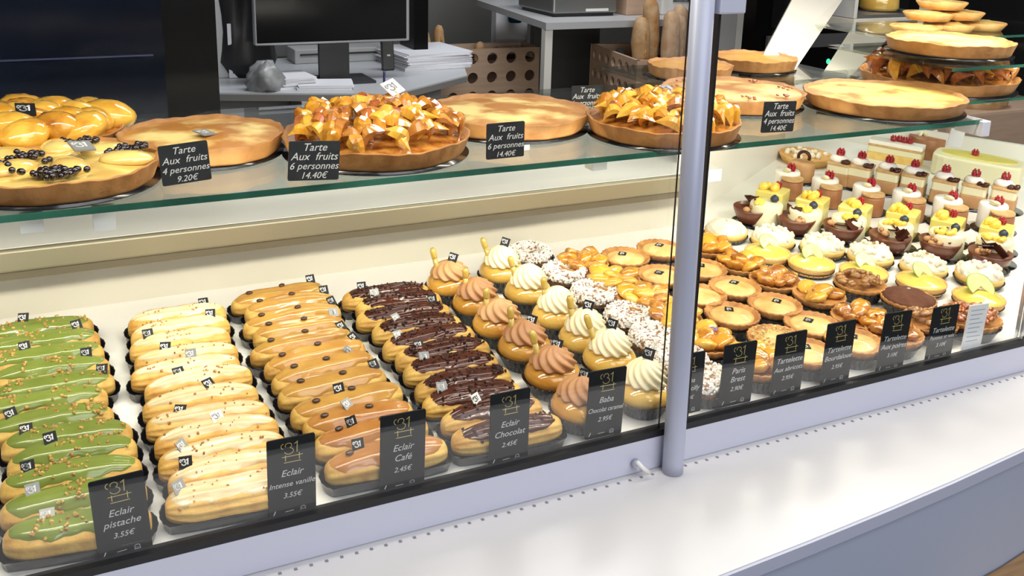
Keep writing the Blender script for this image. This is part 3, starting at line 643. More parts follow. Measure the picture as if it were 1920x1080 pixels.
FT = [(1092, 488, (0,), 'orange apricot tartlet at the back wall beside the sugared rings'), (1150, 520, (0, 1), 'yellow apricot tartlet second in its row, behind the third sugared ring'), (1208, 556, (1, 0), 'yellow apricot tartlet third in its row, beside the post'), (1262, 592, (1, 0), 'yellow apricot tartlet behind the post'),
      (1322, 632, (1, 0), 'yellow apricot tartlet with a purple sugar flower right of the post'), (1432, 682, (1, 0), 'yellow apricot tartlet at the front between the first two full price cards')]
for i, (x, y, k, lb) in enumerate(FT): fruit_tart(x, y, lb, k, 7, flower=(i == 4), s=1.04)
FR = [(1328, 458, (0,), 'small orange fruit tartlet touching the post below the leftmost meringue tart'), (1388, 490, (0, 1), 'caramelised fruit tartlet second from the post, behind the golden almond ones'), (1452, 520, (0, 2), 'browned fruit tartlet third from the post with burnt edges'), (1535, 548, (0, 1), 'fruit tartlet with two glossy pear halves, fourth from the post'), (1610, 590, (0, 2), 'fruit tartlet fifth from the post, behind the fourth price card'), (1722, 644, (2, 0), 'dark orange fruit tartlet at the front between the last two black price cards')]
for i, (x, y, k, lb) in enumerate(FR): fruit_tart(x, y, lb, k, (7, 7, 8, 4, 6, 6)[i], darkbits=8, s=1.0)
# lime tarts
def lemon_tart(px, py, label, big=False, s=1):
    root = place(px, py, .027, 'lemon_tartlet', label, 'tartlet', 'lemon tartlets with lime slices', R.uniform(-.3, .3), s)
    cup(root, CUPL); o = link('tart_shell', SHP, root); o.location.z = .005
    o = link('lemon_glaze', LG, root); o.location.z = .0065
    ls = link('lime_slice', LIME, root); ls.location = (.004, .004, .034 if not big else .036); ls.rotation_euler = (radians(38), radians(8), R.uniform(-.8, .3)); ls.scale = (1.25,) * 3 if big else (1, 1, 1)
    return root
LG = fill_data(.0405, .0125, .011, M['lemon'], 'lemon_glaze', .0003, 5)
lm = MB(); lm.prism([(0, 0)] + arc(0, 0, .019, .019, -40, 220, 18), -.0008, .0008, 0); lm.tube([(x, y, 0) for x, y in arc(0, 0, .0195, .0195, -40, 220, 18)], .0010, 6, 1)
LIME = lm.data('lime_slice', [M['lime'], M['rind']], False)
LT = [(1440, 464), (1522, 484), (1620, 500), (1728, 518), (1836, 548)]
for i, (x, y) in enumerate(LT):
    lemon_tart(x, y, ['lemon tartlet with thin lime slice, leftmost of its row beside the fruit tartlets', 'lemon tartlet with upright lime slice, second from the left of its row', 'lemon tartlet with lime slice just behind the walnut tartlet', 'lemon tartlet with lime slice just behind the cocoa dome', 'lemon tartlet with a large lemon wedge and dark plaque near the right corner'][i], i == 4, 1.0)
# meringue tarts
def meringue_data(seed, ridged):
    rg = random.Random(seed); N = 12; r = .0385
    def f(a, i, rr, z):
        return ((.0011 * sin(10 * a + i * 1.5), .0012 * sin(9 * a + i * 2.2) + .0008 * sin(17 * a + i), 0) if ridged else (.0007 * sin(6 * a + i), .0007 * sin(5 * a + 2 * i), 0))
    pr_ = [(r * cos(pi / 2 * k / N) ** .8 + .0003, .013 + .019 * sin(pi / 2 * k / N)) for k in range(N + 1)]
    return MB().lathe([(r * .97, .008)] + pr_, 60, f).data('meringue', M['meringue'])
MG = [meringue_data(1, False), meringue_data(2, True)]
SPG = MB().lathe([(.034, 0), (.0395, .002), (.041, .012), (.040, .015), (.02, .016), (.001, .016)], 48).data('sponge_base', M['sponge'])
MT = [(1362, 420), (1450, 435), (1543, 450), (1633, 466), (1733, 486), (1838, 502)]
spk = MB()
for j in range(26):
    a = R.uniform(0, 6.28); ph = R.uniform(.2, 1.3); rr = .038 * cos(ph); z = .013 + .019 * sin(ph)
    spk.ell((rr * cos(a), rr * sin(a), z + .005), .0042, .0036, .0044, None, 8, 5)
SPK = spk.data('piped_peaks', M['meringue'])
for i, (x, y) in enumerate(MT):
    root = place(x, y, .030, 'meringue_tartlet', ['smooth white-topped tartlet, leftmost of the meringue row beside the post', 'rough white meringue tartlet, second of its row', 'piped meringue tartlet, third of its row behind the second lemon tartlet', 'piped meringue tartlet, fourth of its row with a small dark nut on top', 'piped meringue tartlet, fifth of its row, behind the cocoa dome', 'piped meringue tartlet with a violet petal, last of its row by the right corner'][i], 'tartlet', 'meringue tartlets', R.uniform(-.3, .3))
    cup(root, CUPL, 1.04, 1.04); o = link('sponge_base', SPG, root); o.location.z = .005
    o = link('meringue', MG[0 if i == 0 else 1], root); o.location.z = .005
    if i > 0: o = link('piped_peaks', SPK, root); o.location.z = .003; o.rotation_euler.z = i; o['kind'] = 'stuff'
    if i >= 3: MB().ell((.004, 0, .041), .004, .003, .002, None, 8, 5).build('nut_piece', M['walnut'] if i < 5 else pbr('violet_petal', (.35, .28, .42), .5), root)
# walnut tart, cocoa dome, pecan tarts at the right front
def nut_mesh(n, r, z, s0, rg, sp=.3):
    mb = MB()
    for j in range(n):
        a = rg.uniform(0, 6.28); rr = r * sqrt(rg.random()); s_ = s0 * rg.uniform(.7, 1.2)
        c = Vector((rr * cos(a), rr * sin(a), z + s0 * .5 * rg.random() + (1 - (rr / r) ** 2) * s0))
        e = erot(rg.uniform(-sp, sp), rg.uniform(-sp, sp), rg.uniform(0, 3)); em = e.to_matrix()
        for dx in (-.45, .45):
            mb.ell(c + em @ Vector((0, dx * s_, 0)), s_ * 1.1, s_ * .55, s_ * .6, e, 9, 6, .14, rg)
    return mb
def nut_tart(px, py, label, s=1, dark=False, n=26):
    rg = random.Random(px)
    root = place(px, py, .032, 'nut_tartlet', label, 'tartlet', None, R.uniform(-.2, .2), s)
    cup(root, CUPT, 1.06, 1.06); o = link('tart_shell', SHA, root); o.location.z = .012
    nut_mesh(n, .033, .031, .0068, rg).build('candied_nuts', M['appled' if dark else 'walnut'], root)['kind'] = 'stuff'
    return root
nut_tart(1612, 524, 'tartlet heaped with caramelised walnuts in front of the third lemon tartlet')
nut_tart(1826, 590, 'dark nut tartlet under the large lemon wedge by the right corner', 1.1, True, 34)
nut_tart(1742, 596, 'walnut and apricot tartlet behind the last two black price cards')
root = place(1704, 546, .036, 'cocoa_dome_tartlet', 'brown cocoa-dusted dome tartlet right of the walnut tartlet', 'tartlet', None)
cup(root, CUPT, 1.1, 1.1); o = link('tart_shell', SHA, root); o.location.z = .010; o.scale = (1.04, 1.04, 1)
fill_data(.042, .026, .013, M['cocoa'], 'cocoa_dome', .0008, 9); o = link('cocoa_dome', bpy.data.meshes['cocoa_dome'], root)
MB().ell((0.004, .006, .0385), .004, .003, .0012, None, 10, 5).build('chocolate_disc', M['silver'], root)
# small logo mousse tart front right pieces
# ------------------------------------------------------------------ chocolate cups
shell_prof = [(.001, 0), (.020, 0), (.024, .004), (.0315, .022), (.0325, .027), (.0312, .027), (.0295, .023), (.001, .021)]
CSH = MB().lathe(shell_prof, 48).data('chocolate_shell', M['chocshell'])
def choc_cup(px, py, label, seed):
    rg = random.Random(seed)
    root = place(px, py, .028, 'chocolate_cup', label, 'dessert cup', 'chocolate shell cups', rg.uniform(0, 6), 1.18)
    cup(root, CUPS); o = link('chocolate_shell', CSH, root); o.location.z = .0035
    for k in range(5):
        c = Vector((rg.uniform(-.020, .004), rg.uniform(-.016, .016), .036)); mb = MB()
        mb.box(-.011, .011, -.008, .008, -.0010, .0010, Matrix.Translation(c) @ erot(rg.uniform(-1, 1), rg.uniform(-1, 1), rg.uniform(0, 3)).to_matrix().to_4x4())
        mb.build('chocolate_shard', M['choc'], root, False)
    mb = MB()
    for k in range(4): mb.ell((.012 + rg.uniform(-.006, .006), rg.uniform(-.014, .012), .029), .007, .006, .005, None, 9, 6, .1, rg)
    mb.build('cream_filling', M['mousse_tan'], root)
    for k in range(3): MB().ell((.012 + rg.uniform(-.008, .006), rg.uniform(-.012, .012), .034), .004, .0035, .0035, None, 9, 6, .05, rg).build('hazelnut', M['walnut'], root)
    return root
CC = [(1410, 390), (1492, 408), (1580, 422), (1668, 442), (1762, 452), (1856, 474)]
lbs = ['leftmost', 'second from the left', 'third from the left', 'fourth from the left', 'fifth from the left', 'rightmost']
for i, (x, y) in enumerate(CC): choc_cup(x, y, f'brown chocolate shell cup with broken shards, {lbs[i]} of its row', i + 5)
BR = math.atan2(.523, .852)   # bay depth direction
# ------------------------------------------------------------------ mousse cakes of the bay
def rbox(w_, d, z0, z1, r=.004):
    b = rounded(w_, d, r, z0, z1); return b
def berry(parent, c, r, mat, name):
    mb = MB()
    if name == 'raspberry':
        for i in range(5):
            z = -r + 2 * r * (i + .5) / 5; rr = r * sqrt(max(.05, 1 - (z / r * .95) ** 2)) * .85; n_ = max(4, int(9 * rr / r))
            for k in range(n_): mb.ell((rr * cos(2 * pi * k / n_ + i), rr * sin(2 * pi * k / n_ + i), z * 1.05), r * .30, r * .30, r * .30, None, 6, 4)
    else: mb.ell((0, 0, 0), r, r, r * .9, None, 14, 9); mb.lathe([(r * .25, r * .80), (r * .38, r * .95), (r * .30, r * .92), (r * .1, r * .82)], 10)
    o = mb.build(name, M[mat], parent); o.location = c; return o
def put(px, py, h, name, label, group, s=1.3, rz=BR):
    root = place(px, py, h, name, label, 'cake', group, rz, s)
    MB().lathe([(.001, 0), (.033, 0), (.034, .0012), (.001, .0014)], 32).build('cake_board', M['black'], root); return root
def blueberry_cake(px, py, label):
    root = put(px, py, .040, 'blueberry_mousse_cake', label, 'white blueberry mousse cakes')
    MB().lathe([(.001, .0015), (.0245, .0015), (.025, .003), (.025, .034), (.0235, .037), (.001, .0375)], 40).build('mousse', M['mouss'], root)
    mb = MB()
    for k in range(7): mb.ell((-.009 + R.uniform(-.009, .007), .002 + R.uniform(-.012, .012), .040), .0065, .005, .004, erot(R.random(), R.random(), R.random() * 3), 9, 6)
    mb.build('mango_topping', M['pine'], root)
    berry(root, (.011, -.008, .042), .0065, 'blue', 'blueberry')
def yellow_cake(px, py, label):
    root = put(px, py, .043, 'mango_cake', label, 'square yellow mango cakes')
    bevel(rbox(.044, .044, .0015, .039).build('mousse', M['yellow'], root, False), .002)
    mb = MB()
    for k in range(4): mb.ell((-.004 + R.uniform(-.010, .008), .004 + R.uniform(-.010, .010), .044), .0085, .005, .0065, erot(R.random(), R.random(), R.random() * 3), 9, 6)
    mb.build('mango_topping', M['pine'], root)
    berry(root, (.012, -.004, .044), .0055, 'rasp', 'raspberry')
def rasp_cake(px, py, label):
    root = put(px, py, .045, 'vanilla_chocolate_cake', label, 'white and milk chocolate cakes')
    o = MB().lathe([(.001, .0015), (.018, .0015), (.0185, .003), (.0185, .030), (.017, .033), (.001, .0335)], 32).build('milk_chocolate_half', M['hazel'], root); o.location = (-.015, -.010, 0)
    o = MB().lathe([(.001, .0015), (.021, .0015), (.0215, .003), (.0215, .038), (.020, .041), (.001, .0415)], 32).build('white_half', M['icing_white'], root); o.location = (.008, .006, 0)
    MB().prism([(.02 * cos(a) - .014, .018 * sin(a) - .010) for a in [k * pi / 8 for k in range(16)]], .034, .0365).build('biscuit_disc', M['biscuit'], root, False)
    mb = MB(); mb.ell((-.004, .004, .045), .012, .006, .004, erot(.3, .2, .7), 10, 6); mb.build('apple_slice', M['mouss'], root)
    berry(root, (.007, .0, .047), .0070, 'rasp', 'raspberry')
def layer_cake(px, py, label):
    root = put(px, py, .050, 'coffee_layer_cake', label, 'tall white-topped layer cakes')
    bevel(rbox(.040, .040, .0015, .024).build('coffee_mousse', M['mousse_tan'], root, False), .0015)
    bevel(rbox(.038, .038, .024, .038).build('vanilla_mousse', M['mouss'], root, False), .0015)
    bevel(rbox(.040, .040, .038, .042).build('biscuit_top', M['biscuit'], root, False), .001)
    mb = MB(); mb.lathe([(.001, .042), (.015, .042), (.016, .046), (.012, .051), (.001, .053)], 24); o = mb.build('cream_dollop', M['icing_white'], root); o.location = (.004, .004, 0)
    mb = MB()
    for k in range(5): mb.ell((-.012 + R.uniform(-.006, .006), -.012 + R.uniform(-.006, .006), .045), .006, .004, .004, erot(R.random(), R.random(), R.random() * 3), 8, 5, .1)
    mb.build('chocolate_pieces', M['choc'], root)
    berry(root, (.005, .003, .057), .0070, 'rasp', 'raspberry')
for i, (x, y) in enumerate([(1437, 376), (1510, 388), (1592, 402), (1680, 415), (1776, 430), (1866, 442)]): blueberry_cake(x, y, f'round white mousse cake with mango and one blueberry, {lbs[i] if i < 5 else "rightmost"} of its row')
for i, (x, y) in enumerate([(1449, 350), (1524, 366), (1604, 380), (1694, 390), (1778, 404), (1870, 418)]): yellow_cake(x, y, f'square yellow mango cake with a red berry, {lbs[i] if i < 5 else "rightmost"} of its row')
for i, (x, y) in enumerate([(1480, 318), (1552, 332), (1630, 346), (1706, 356), (1784, 370), (1870, 380)]): rasp_cake(x, y, f'white and milk chocolate cake topped with a raspberry, {lbs[i] if i < 5 else "rightmost"} of its row')
for i, (x, y) in enumerate([(1576, 294), (1616, 300), (1668, 308), (1716, 316), (1774, 326), (1830, 334), (1886, 340)]): layer_cake(x, y, f'raspberry-topped layer cake, {LR[i]} of the back row')
# round brown dome left of that row
root = put(1506, 296, .042, 'chocolate_ring_cake', 'brown mousse cylinder with a dark chocolate ring on top, left end of the back row', None)
MB().lathe([(.001, .0015), (.021, .0015), (.0215, .003), (.0215, .032), (.020, .035), (.001, .036)], 32).build('mousse', M['mousse_tan'], root)
MB().tube([(0, .010 * cos(a), .044 + .010 * sin(a)) for a in [k * pi / 8 for k in range(-1, 10)]], .003, 8).build('chocolate_ring', M['choc'], root)
# far half tart, slice, brown cake, big yellow cake
root = place(1512, 282, .03, 'cream_topped_tart', 'golden oval tart with peaks of cream in the far left corner of the bay', 'tart', None, BR)
sh_ = MB(); sh_.lathe([(.001, 0), (.055, 0), (.066, .020), (.064, .022), (.060, .019), (.001, .019)], 60); o = sh_.build('tart_shell', M['crust_pale'], root)
mb = MB()
for k in range(26): a = R.uniform(0, 6.28); rr = .05 * sqrt(R.random()); mb.ell((rr * cos(a), rr * sin(a), .023), .007, .007, .007, None, 7, 5, .1)
mb.build('cream_peaks', M['meringue'], root)['kind'] = 'stuff'
root = place(1682, 262, .055, 'raspberry_slice', 'rectangular layered white cake topped with raspberries at the back of the bay', 'cake', None, BR - pi / 2)
bevel(rbox(.13, .045, .0, .020).build('biscuit_base', M['sponge'], root, False), .001)
bevel(rbox(.13, .045, .020, .034).build('cream_layer', M['mouss'], root, False), .001)
bevel(rbox(.13, .045, .034, .040).build('sponge_layer', M['biscuit'], root, False), .001)
bevel(rbox(.13, .045, .040, .050).build('white_top', M['icing_white'], root, False), .001)
for k in range(4): berry(root, (-.01 + k * .013, R.uniform(-.008, .008), .057), .0075, 'rasp', 'raspberry')
root = place(1740, 250, .06, 'brown_sided_cake', 'brown-sided round cake with pale topping beside the raspberry slice', 'cake', None, BR)
MB().lathe([(.001, 0), (.045, 0), (.046, .003), (.046, .050), (.044, .053), (.001, .054)], 44).build('chocolate_side', M['hazel'], root)
mb = MB()
for k in range(10): mb.ell((R.uniform(-.03, .03), R.uniform(-.03, .03), .057), .012, .007, .005, erot(R.random(), R.random(), R.random() * 3), 8, 5)
mb.build('pale_topping', M['mouss'], root)['kind'] = 'stuff'
root = place(1835, 292, .055, 'large_lemon_cake', 'large pale yellow frosted cake with one raspberry by the right back wall', 'cake', None, BR - pi / 2)
bevel(rbox(.20, .10, .0, .052, .03).build('frosted_body', M['mouss'], root, False), .006, 3)
MB().prism([(.085 * cos(a), .035 * sin(a)) for a in [k * pi / 12 for k in range(24)]], .0522, .0545).build('lemon_glaze', M['yellow'], root, False)
berry(root, (-.01, .0, .061), .008, 'rasp', 'raspberry')
# ------------------------------------------------------------------ price cards
price_card(((168, 905), (272, 880), (287, 1028), (182, 1053)), .9085, ['Eclair', 'pistache'], '3.55€', 'black price card reading Eclair pistache before the green row')
price_card(((497, 829), (588, 811), (598, 950), (506, 974)), .9085, ['Eclair', 'Intense vanille'], '3.55€', 'black price card reading Eclair Intense vanille before the ivory row')
price_card(((709, 783), (794, 767), (800, 903), (716, 924)), .9085, ['Eclair', 'Café'], '2.45€', 'black price card reading Eclair Café before the coffee row')
price_card(((915, 742), (989, 727), (995, 855), (921, 874)), .9085, ['Eclair', 'Chocolat'], '2.45€', 'black price card reading Eclair Chocolat before the chocolate row')
price_card(((1097, 700), (1166, 688), (1174, 800), (1105, 822)), .9085, ['Baba', 'Chocolat caramel'], '2.95€', 'black price card before the caramel dome cakes')
price_card(((1262, 670), (1316, 659), (1318, 768), (1266, 780)), .9085, ['Baba', 'Chantilly'], '2.95€', 'black price card half hidden behind the metal post')
price_card(((1350, 651), (1411, 640), (1416, 746), (1355, 762)), .9085, ['Paris', 'Brest'], '2.90€', 'black price card first fully seen right of the post')
price_card(((1448, 631), (1505, 620), (1509, 726), (1452, 741)), .9085, ['Tartelette', 'Aux abricots'], '2.95€', 'black price card second fully seen right of the post')
price_card(((1543, 611), (1596, 601), (1600, 706), (1547, 719)), .9085, ['Tartelette', 'Bourdaloue'], '2.95€', 'black price card third fully seen right of the post')
price_card(((1650, 591), (1700, 584), (1701, 682), (1652, 695)), .9085, ['Tartelette', 'Aux poires'], '3.10€', 'black price card fourth fully seen right of the post')
price_card(((1748, 578), (1796, 570), (1786, 664), (1737, 676)), .9085, ['Tartelette', 'Pommes et noix'], '3.10€', 'black price card tilted, fifth right of the post beside the white card')
TL, TR, BR_, BL = [ony(a, b, .9085) for a, b in ((1807, 577), (1843, 572), (1849, 645), (1812, 655))]
mt, wd, H = card_frame(TL, TR, BL); o = rounded(wd, H, .001, -.0008, .0008).build('information_card', M['tagc'], None, False); o.matrix_world = mt; tag(o, 'small white information card with faint printed lines near the right corner', 'card')
mb = MB()
for k in range(8): mb.add(*stroke([(-wd * .36, H * (.38 - k * .095)), (wd * (.34 - .1 * (k % 3)), H * (.38 - k * .095))], H * .022, .0009))
mb.build('printed_lines', pbr('grey_blue_print', (.38, .45, .55), .6), o, False)
MB().box(-wd * .5, wd * .5, 0, 0, 0, 0) if False else None
shc = dict(mat='slate', icons=False, logo=False, group='slate cards on the glass shelf')
price_card(((298, 275), (391, 262), (397, 338), (302, 350)), 1.155, ['Tarte', 'Aux  fruits', '4 personnes'], '9.20€', 'slate card reading Tarte Aux fruits 4 personnes 9.20, left end of the shelf', **shc)
price_card(((540, 265), (636, 264), (637, 339), (541, 339)), 1.150, ['Tarte', 'Aux  fruits', '6 personnes'], '14.40€', 'slate card reading 6 personnes before the caramelised apple tart on the shelf', **shc)
price_card(((909, 233), (980, 227), (987, 292), (915, 299)), 1.150, ['Tarte', 'Aux  fruits', '6 personnes'], '14.40€', 'slate card reading 6 personnes before the plain custard tart on the shelf', **shc)
price_card(((1068, 162), (1126, 160), (1130, 210), (1072, 212)), 1.50, ['Tarte', 'Aux  fruits', '6 personnes'], '14.40€', 'slate card standing behind the two centre tarts, partly hidden', **shc)
price_card(((1428, 192), (1488, 190), (1493, 244), (1432, 248)), 1.165, ['Tarte', 'Aux  fruits', '4 personnes'], '14.40€', 'slate card on the shelf right of the post', **shc)
price_card(((1780, 240), (1806, 245), (1804, 276), (1779, 272)), 1.50, ['', ''], '', 'blank white card standing beside the brown-sided cake at the back', mat='tagc', icons=False, logo=False, group=None)
# ------------------------------------------------------------------ LARGE TARTS
def big_shell(root, r, h=.025, pale=False, seed=0):
    rg = random.Random(seed); ph = rg.uniform(0, 6)
    f = lambda a, i, rr, z: (.0012 * sin(5 * a + ph) + .0005 * sin(13 * a) + (.0007 * sin(31 * a + i) if i in (3, 4, 5) else 0), (.0012 * sin(7 * a + ph) + .0006 * sin(23 * a)) if i in (3, 4, 5) else 0, 0)
    MB().lathe([(.001, 0), (r * .925, 0), (r * .94, .003), (r * .995, h * .95), (r, h), (r * .975, h + .0005), (r - .009, h - .006), (.001, h - .006)], 120, f).build('crust', M['crust_big'], root)
    MB().lathe([(.001, -.0035), (r * .99, -.0035), (r * 1.0, -.0015), (.001, -.001)], 60).build('cake_board', M['black'], root)
def big_fill(root, r, z, dome, mat, seed, name='custard', rough=.0012):
    rg = random.Random(seed); P = [(rg.uniform(-r, r) * .7, rg.uniform(-r, r) * .7, rg.uniform(.02, .045), rg.uniform(-1, 1)) for _ in range(9)]
    V = []; F = []; NR_, NA_ = 18, 64
    for i in range(NR_ + 1):
        rr = r * i / NR_
        for k in range(NA_):
            a = 2 * pi * k / NA_; x, y = rr * cos(a), rr * sin(a)
            z_ = z + dome * (1 - (rr / r) ** 2) + sum(q * rough * math.exp(-((x - px) ** 2 + (y - py) ** 2) / (s * s)) for px, py, s, q in P) * 1.6
            V.append((x, y, z_))
    for i in range(NR_):
        for k in range(NA_): F.append((i * NA_ + k, (i + 1) * NA_ + k, (i + 1) * NA_ + (k + 1) % NA_, i * NA_ + (k + 1) % NA_))
    return link(name, mesh(name, V, F, mat), root)
def big_tart(name, cx, cy, r, z, label, seed, rz=0):
    return_ = thing(name, label, 'tart', (cx, cy, z), rz, None, 0); big_shell(return_, r, seed=seed); return return_
ZS = SZ + .0035
PALE, BRN, EDG = (.90, .68, .25), (.47, .19, .03), (.47, .20, .04)
def custard_tart(cx, cy, r, z, label, seed, lo=.45, hi=.68, pale=PALE, tgk=None, tgp=(0, 0)):
    t = big_tart('custard_tart', cx, cy, r, z, label, seed, seed * 1.3)
    big_fill(t, r - .006, .021, .004, custard_mat('custard_%d' % seed, pale, BRN, EDG, r, 9, lo, hi), seed)
    if tgk: plaque(t, (tgp[0], tgp[1], .030), (.15, .1, .6 - seed * 1.3), tgk, 1.7)
    return t
custard_tart(.196, 1.38, .112, ZS, 'plain browned custard tart between the orange tart and the apple tart, with silver plaque', 3, .40, .57, tgk='s', tgp=(.02, .02))
custard_tart(.674, 1.39, .132, ZS, 'large pale custard tart left of the half hidden slate card', 5, .44, .60)
custard_tart(1.402, 1.303, .145, ZS, 'large pear custard tart at the right end of the glass shelf', 8, .46, .62, (.84, .66, .18))
custard_tart(1.648, 1.38, .122, CZ - .260, 'powdered custard tart on the raised glass tier at the upper right', 9, .50, .66)
def piece_data(mat, key, l, w_, h, seed, noise=.1, tip=False):
    rg = random.Random(seed); mb = MB()
    if tip:   # curved pointed wedge
        n = 9; P = [(-l + 2 * l * i / n, 0, h * sin(pi * i / n) * 1.1) for i in range(n + 1)]
        V = []; F = []
        for i, p in enumerate(P):
            s = max(.06, sin(pi * (i + .15) / (n + .3))) 
            for a, k1, k2 in ((0, 1, .1), (1, .45, .8), (2, -.25, 1.0), (3, -1, .2), (4, -.6, -.5), (5, .5, -.5)):
                V.append((p[0] + rg.uniform(-1, 1) * l * .04, p[1] + w_ * s * k1, p[2] + h * s * k2 * .8))
        for i in range(n):
            for k in range(6): F.append((i * 6 + k, i * 6 + (k + 1) % 6, (i + 1) * 6 + (k + 1) % 6, (i + 1) * 6 + k))
        F += [tuple(range(6))[::-1], tuple(n * 6 + k for k in range(6))]
        mb.add(V, F)
    else: mb.ell((0, 0, 0), l, w_, h, None, 16, 11, noise, rg)
    return mb.data(key, mat, not tip)
AH = [piece_data(M['apricotl'], 'apricot_half', .026, .022, .014, 1, .04), piece_data(M['apricot'], 'apricot_half_dark', .026, .020, .014, 2, .04)]
AS = [piece_data(M['apple'], 'apple_wedge', .015, .0075, .009, 3, tip=True), piece_data(M['appled'], 'apple_wedge_dark', .015, .0075, .009, 4, tip=True), piece_data(M['apricotl'], 'apple_wedge_light', .015, .0075, .009, 5, tip=True), piece_data(M['apricot'], 'apple_wedge_orange', .014, .008, .010, 6, tip=True)]
def pieced_tart(name, cx, cy, r, label, seed, parts, pname, n, zt, wts, flat=False, z=None, dome=.010, tilt=.9):
    rg = random.Random(seed); t = big_tart(name, cx, cy, r, ZS if z is None else z, label, seed)
    big_fill(t, r - .007, .020, dome * .7, M['apple'] if not flat else M['pear'], seed, 'fruit_base')
    k = 0
    for i in range(n):
        f = (i + .5) / n; a = i * 2.39996; rr = (r - .0185) * sqrt(f)
        o = link(pname, parts[rg.choices(range(len(parts)), wts)[0]], t)
        o.location = (rr * cos(a) + rg.uniform(-.003, .003), rr * sin(a) + rg.uniform(-.003, .003), zt + dome * (1 - f) + rg.uniform(0, .003))
        o.rotation_euler = (rg.uniform(-tilt, tilt), rg.uniform(-tilt, tilt) * .8, rg.uniform(0, 6.28)); s = rg.uniform(1.15, 1.6); o.scale = (s, s, s * 1.05)
    return t
t = pieced_tart('apricot_tart', -.017, 1.480, .120, 'orange apricot tart with big glazed halves at the back left of the shelf', 11, AH, 'apricot_half', 22, .030, [3, 1], tilt=.35)
plaque(t, (-.005, -.045, .060), (.5, .1, .1), 'k', 1.8)
t = pieced_tart('apple_tart', .422, 1.298, .132, 'tart heaped with caramelised apple wedges and a white plaque, behind the second slate card', 12, AS, 'apple_wedge', 98, .030, [5, 2.5, 2, 2], dome=.022)
plaque(t, (.035, .03, .082), (.6, -.2, .5), 'w', 2.0)
t = pieced_tart('apricot_flower_tart', .882, 1.255, .122, 'tart with fans of yellow apricot slices partly behind the post', 13, [AS[2], AS[3], AS[0]], 'apricot_slice', 98, .027, [5, 3, 1], dome=.016)
plaque(t, (.02, .02, .064), (.4, 0, .4), 's', 1.7)
t = pieced_tart('apple_tart', 1.71, 1.45, .158, 'very glossy dark red-brown apple tart under the raised custard tart at the right', 14, AS, 'apple_wedge', 98, .029, [3, 6, .6, 1], dome=.018, z=ZS - .002)
for ch_ in t.children:
    if ch_.name.startswith('apple_wedge'): ch_.scale = [v * 1.25 for v in ch_.scale]
# pear and berry tart, front left
t = big_tart('pear_berry_tart', .008, 1.285, .122, ZS, 'pear tart with clusters of black berries at the front left of the shelf', 15)
big_fill(t, .116, .021, .006, M['pear'], 15, 'pear_cream')
rg = random.Random(4)
for (a, rr) in ((.3, .06), (1.5, .055), (2.6, .06), (3.8, .06), (5.0, .05), (5.9, .085)):
    mb = MB(); mb.ell((0, 0, 0), .033, .021, .010, None, 18, 10, .03, rg); o = mb.build('pear_half', M['pear'], t); o.location = (rr * cos(a), rr * sin(a), .027); o.rotation_euler = (0, 0, a)
for (x, y, n_) in ((.0, -.085, 55), (.085, .0, 45), (-.03, .0, 25), (.03, .06, 30), (-.07, -.04, 30)):
    mb = MB()
    for k in range(n_): mb.ell((x + rg.gauss(0, .013), y + rg.gauss(0, .009), .029 + rg.random() * .006), .0042, .0042, .0042, None, 8, 6)
    mb.build('berry_cluster', M['berry'], t)['kind'] = 'stuff'
plaque(t, (.03, -.01, .042), (.25, .1, .3), 's', 1.9)
# blotched berry tart right of post
t = custard_tart(1.149, 1.425, .132, ZS, 'custard tart with dark fruit patches behind the slate card right of the post', 16, .40, .62)
for k in range(8):
    mb = MB(); a = k * .8; rr = .10
    for j in range(6): mb.ell((rr * cos(a) + R.gauss(0, .008), rr * sin(a) + R.gauss(0, .008), .027), .004, .003, .002, None, 6, 4)
    mb.build('berry_cluster', M['appled'], t)
# back tarts behind the right reflection boards
custard_tart(1.44, 1.72, .095, SZ + .0085, 'golden tart behind the leaning cream board, its right part in view', 17, .3, .7, (.62, .34, .06))
custard_tart(1.23, 1.67, .09, SZ + .0085, 'golden tart behind the fruit-patched tart beside the post', 18, .3, .7, (.62, .34, .06))
st = MB().box(1.12, 1.60, 1.57, 1.84, SZ - .003, SZ + .0045).build('rear_glass_ledge', M['shelfglass'], None, False); tag(st, 'clear glass ledge behind the shelf holding two golden tarts', 'ledge')
# stacked small tarts top right
def loaf(c, L, label, nm='golden_tartlet', rz=0, r=.058):
    t = thing(nm, label, 'tartlet', c, rz, 'golden tartlets stacked at the top right', 0)
    MB().lathe([(.001, 0), (r * .8, 0), (r, .016), (r * .97, .018), (r * .9, .015), (.001, .017)], 60, lambda a, i, rr, z: (rr * .015 * cos(26 * a) if i in (2, 3) else 0, 0, 0)).build('tart_shell', M['crust_pale'], t)
    fill_data(r * .9, .0155, .006, M['almond'], 'fill%s' % label[:6], .0012, int(c[0] * 100)); o = link('almond_filling', bpy.data.meshes['fill%s' % label[:6]], t)
    return t
zt = CZ - .2615
loaf((1.83, 1.63, zt), .05, 'nut-topped golden tartlet at the left of the top right stack')
loaf((1.95, 1.64, zt), .05, 'golden tartlet in the middle of the lower layer of the top right stack')
loaf((2.07, 1.65, zt), .05, 'golden tartlet at the right of the lower layer of the top right stack')
loaf((1.90, 1.66, zt + .026), .05, 'golden tartlet in the upper layer at the left of the top right stack')
loaf((2.00, 1.66, zt + .026), .05, 'golden tartlet in the upper layer at the right of the top right stack')
loaf((1.95, 1.67, zt + .050), .05, 'topmost golden tartlet of the top right stack')
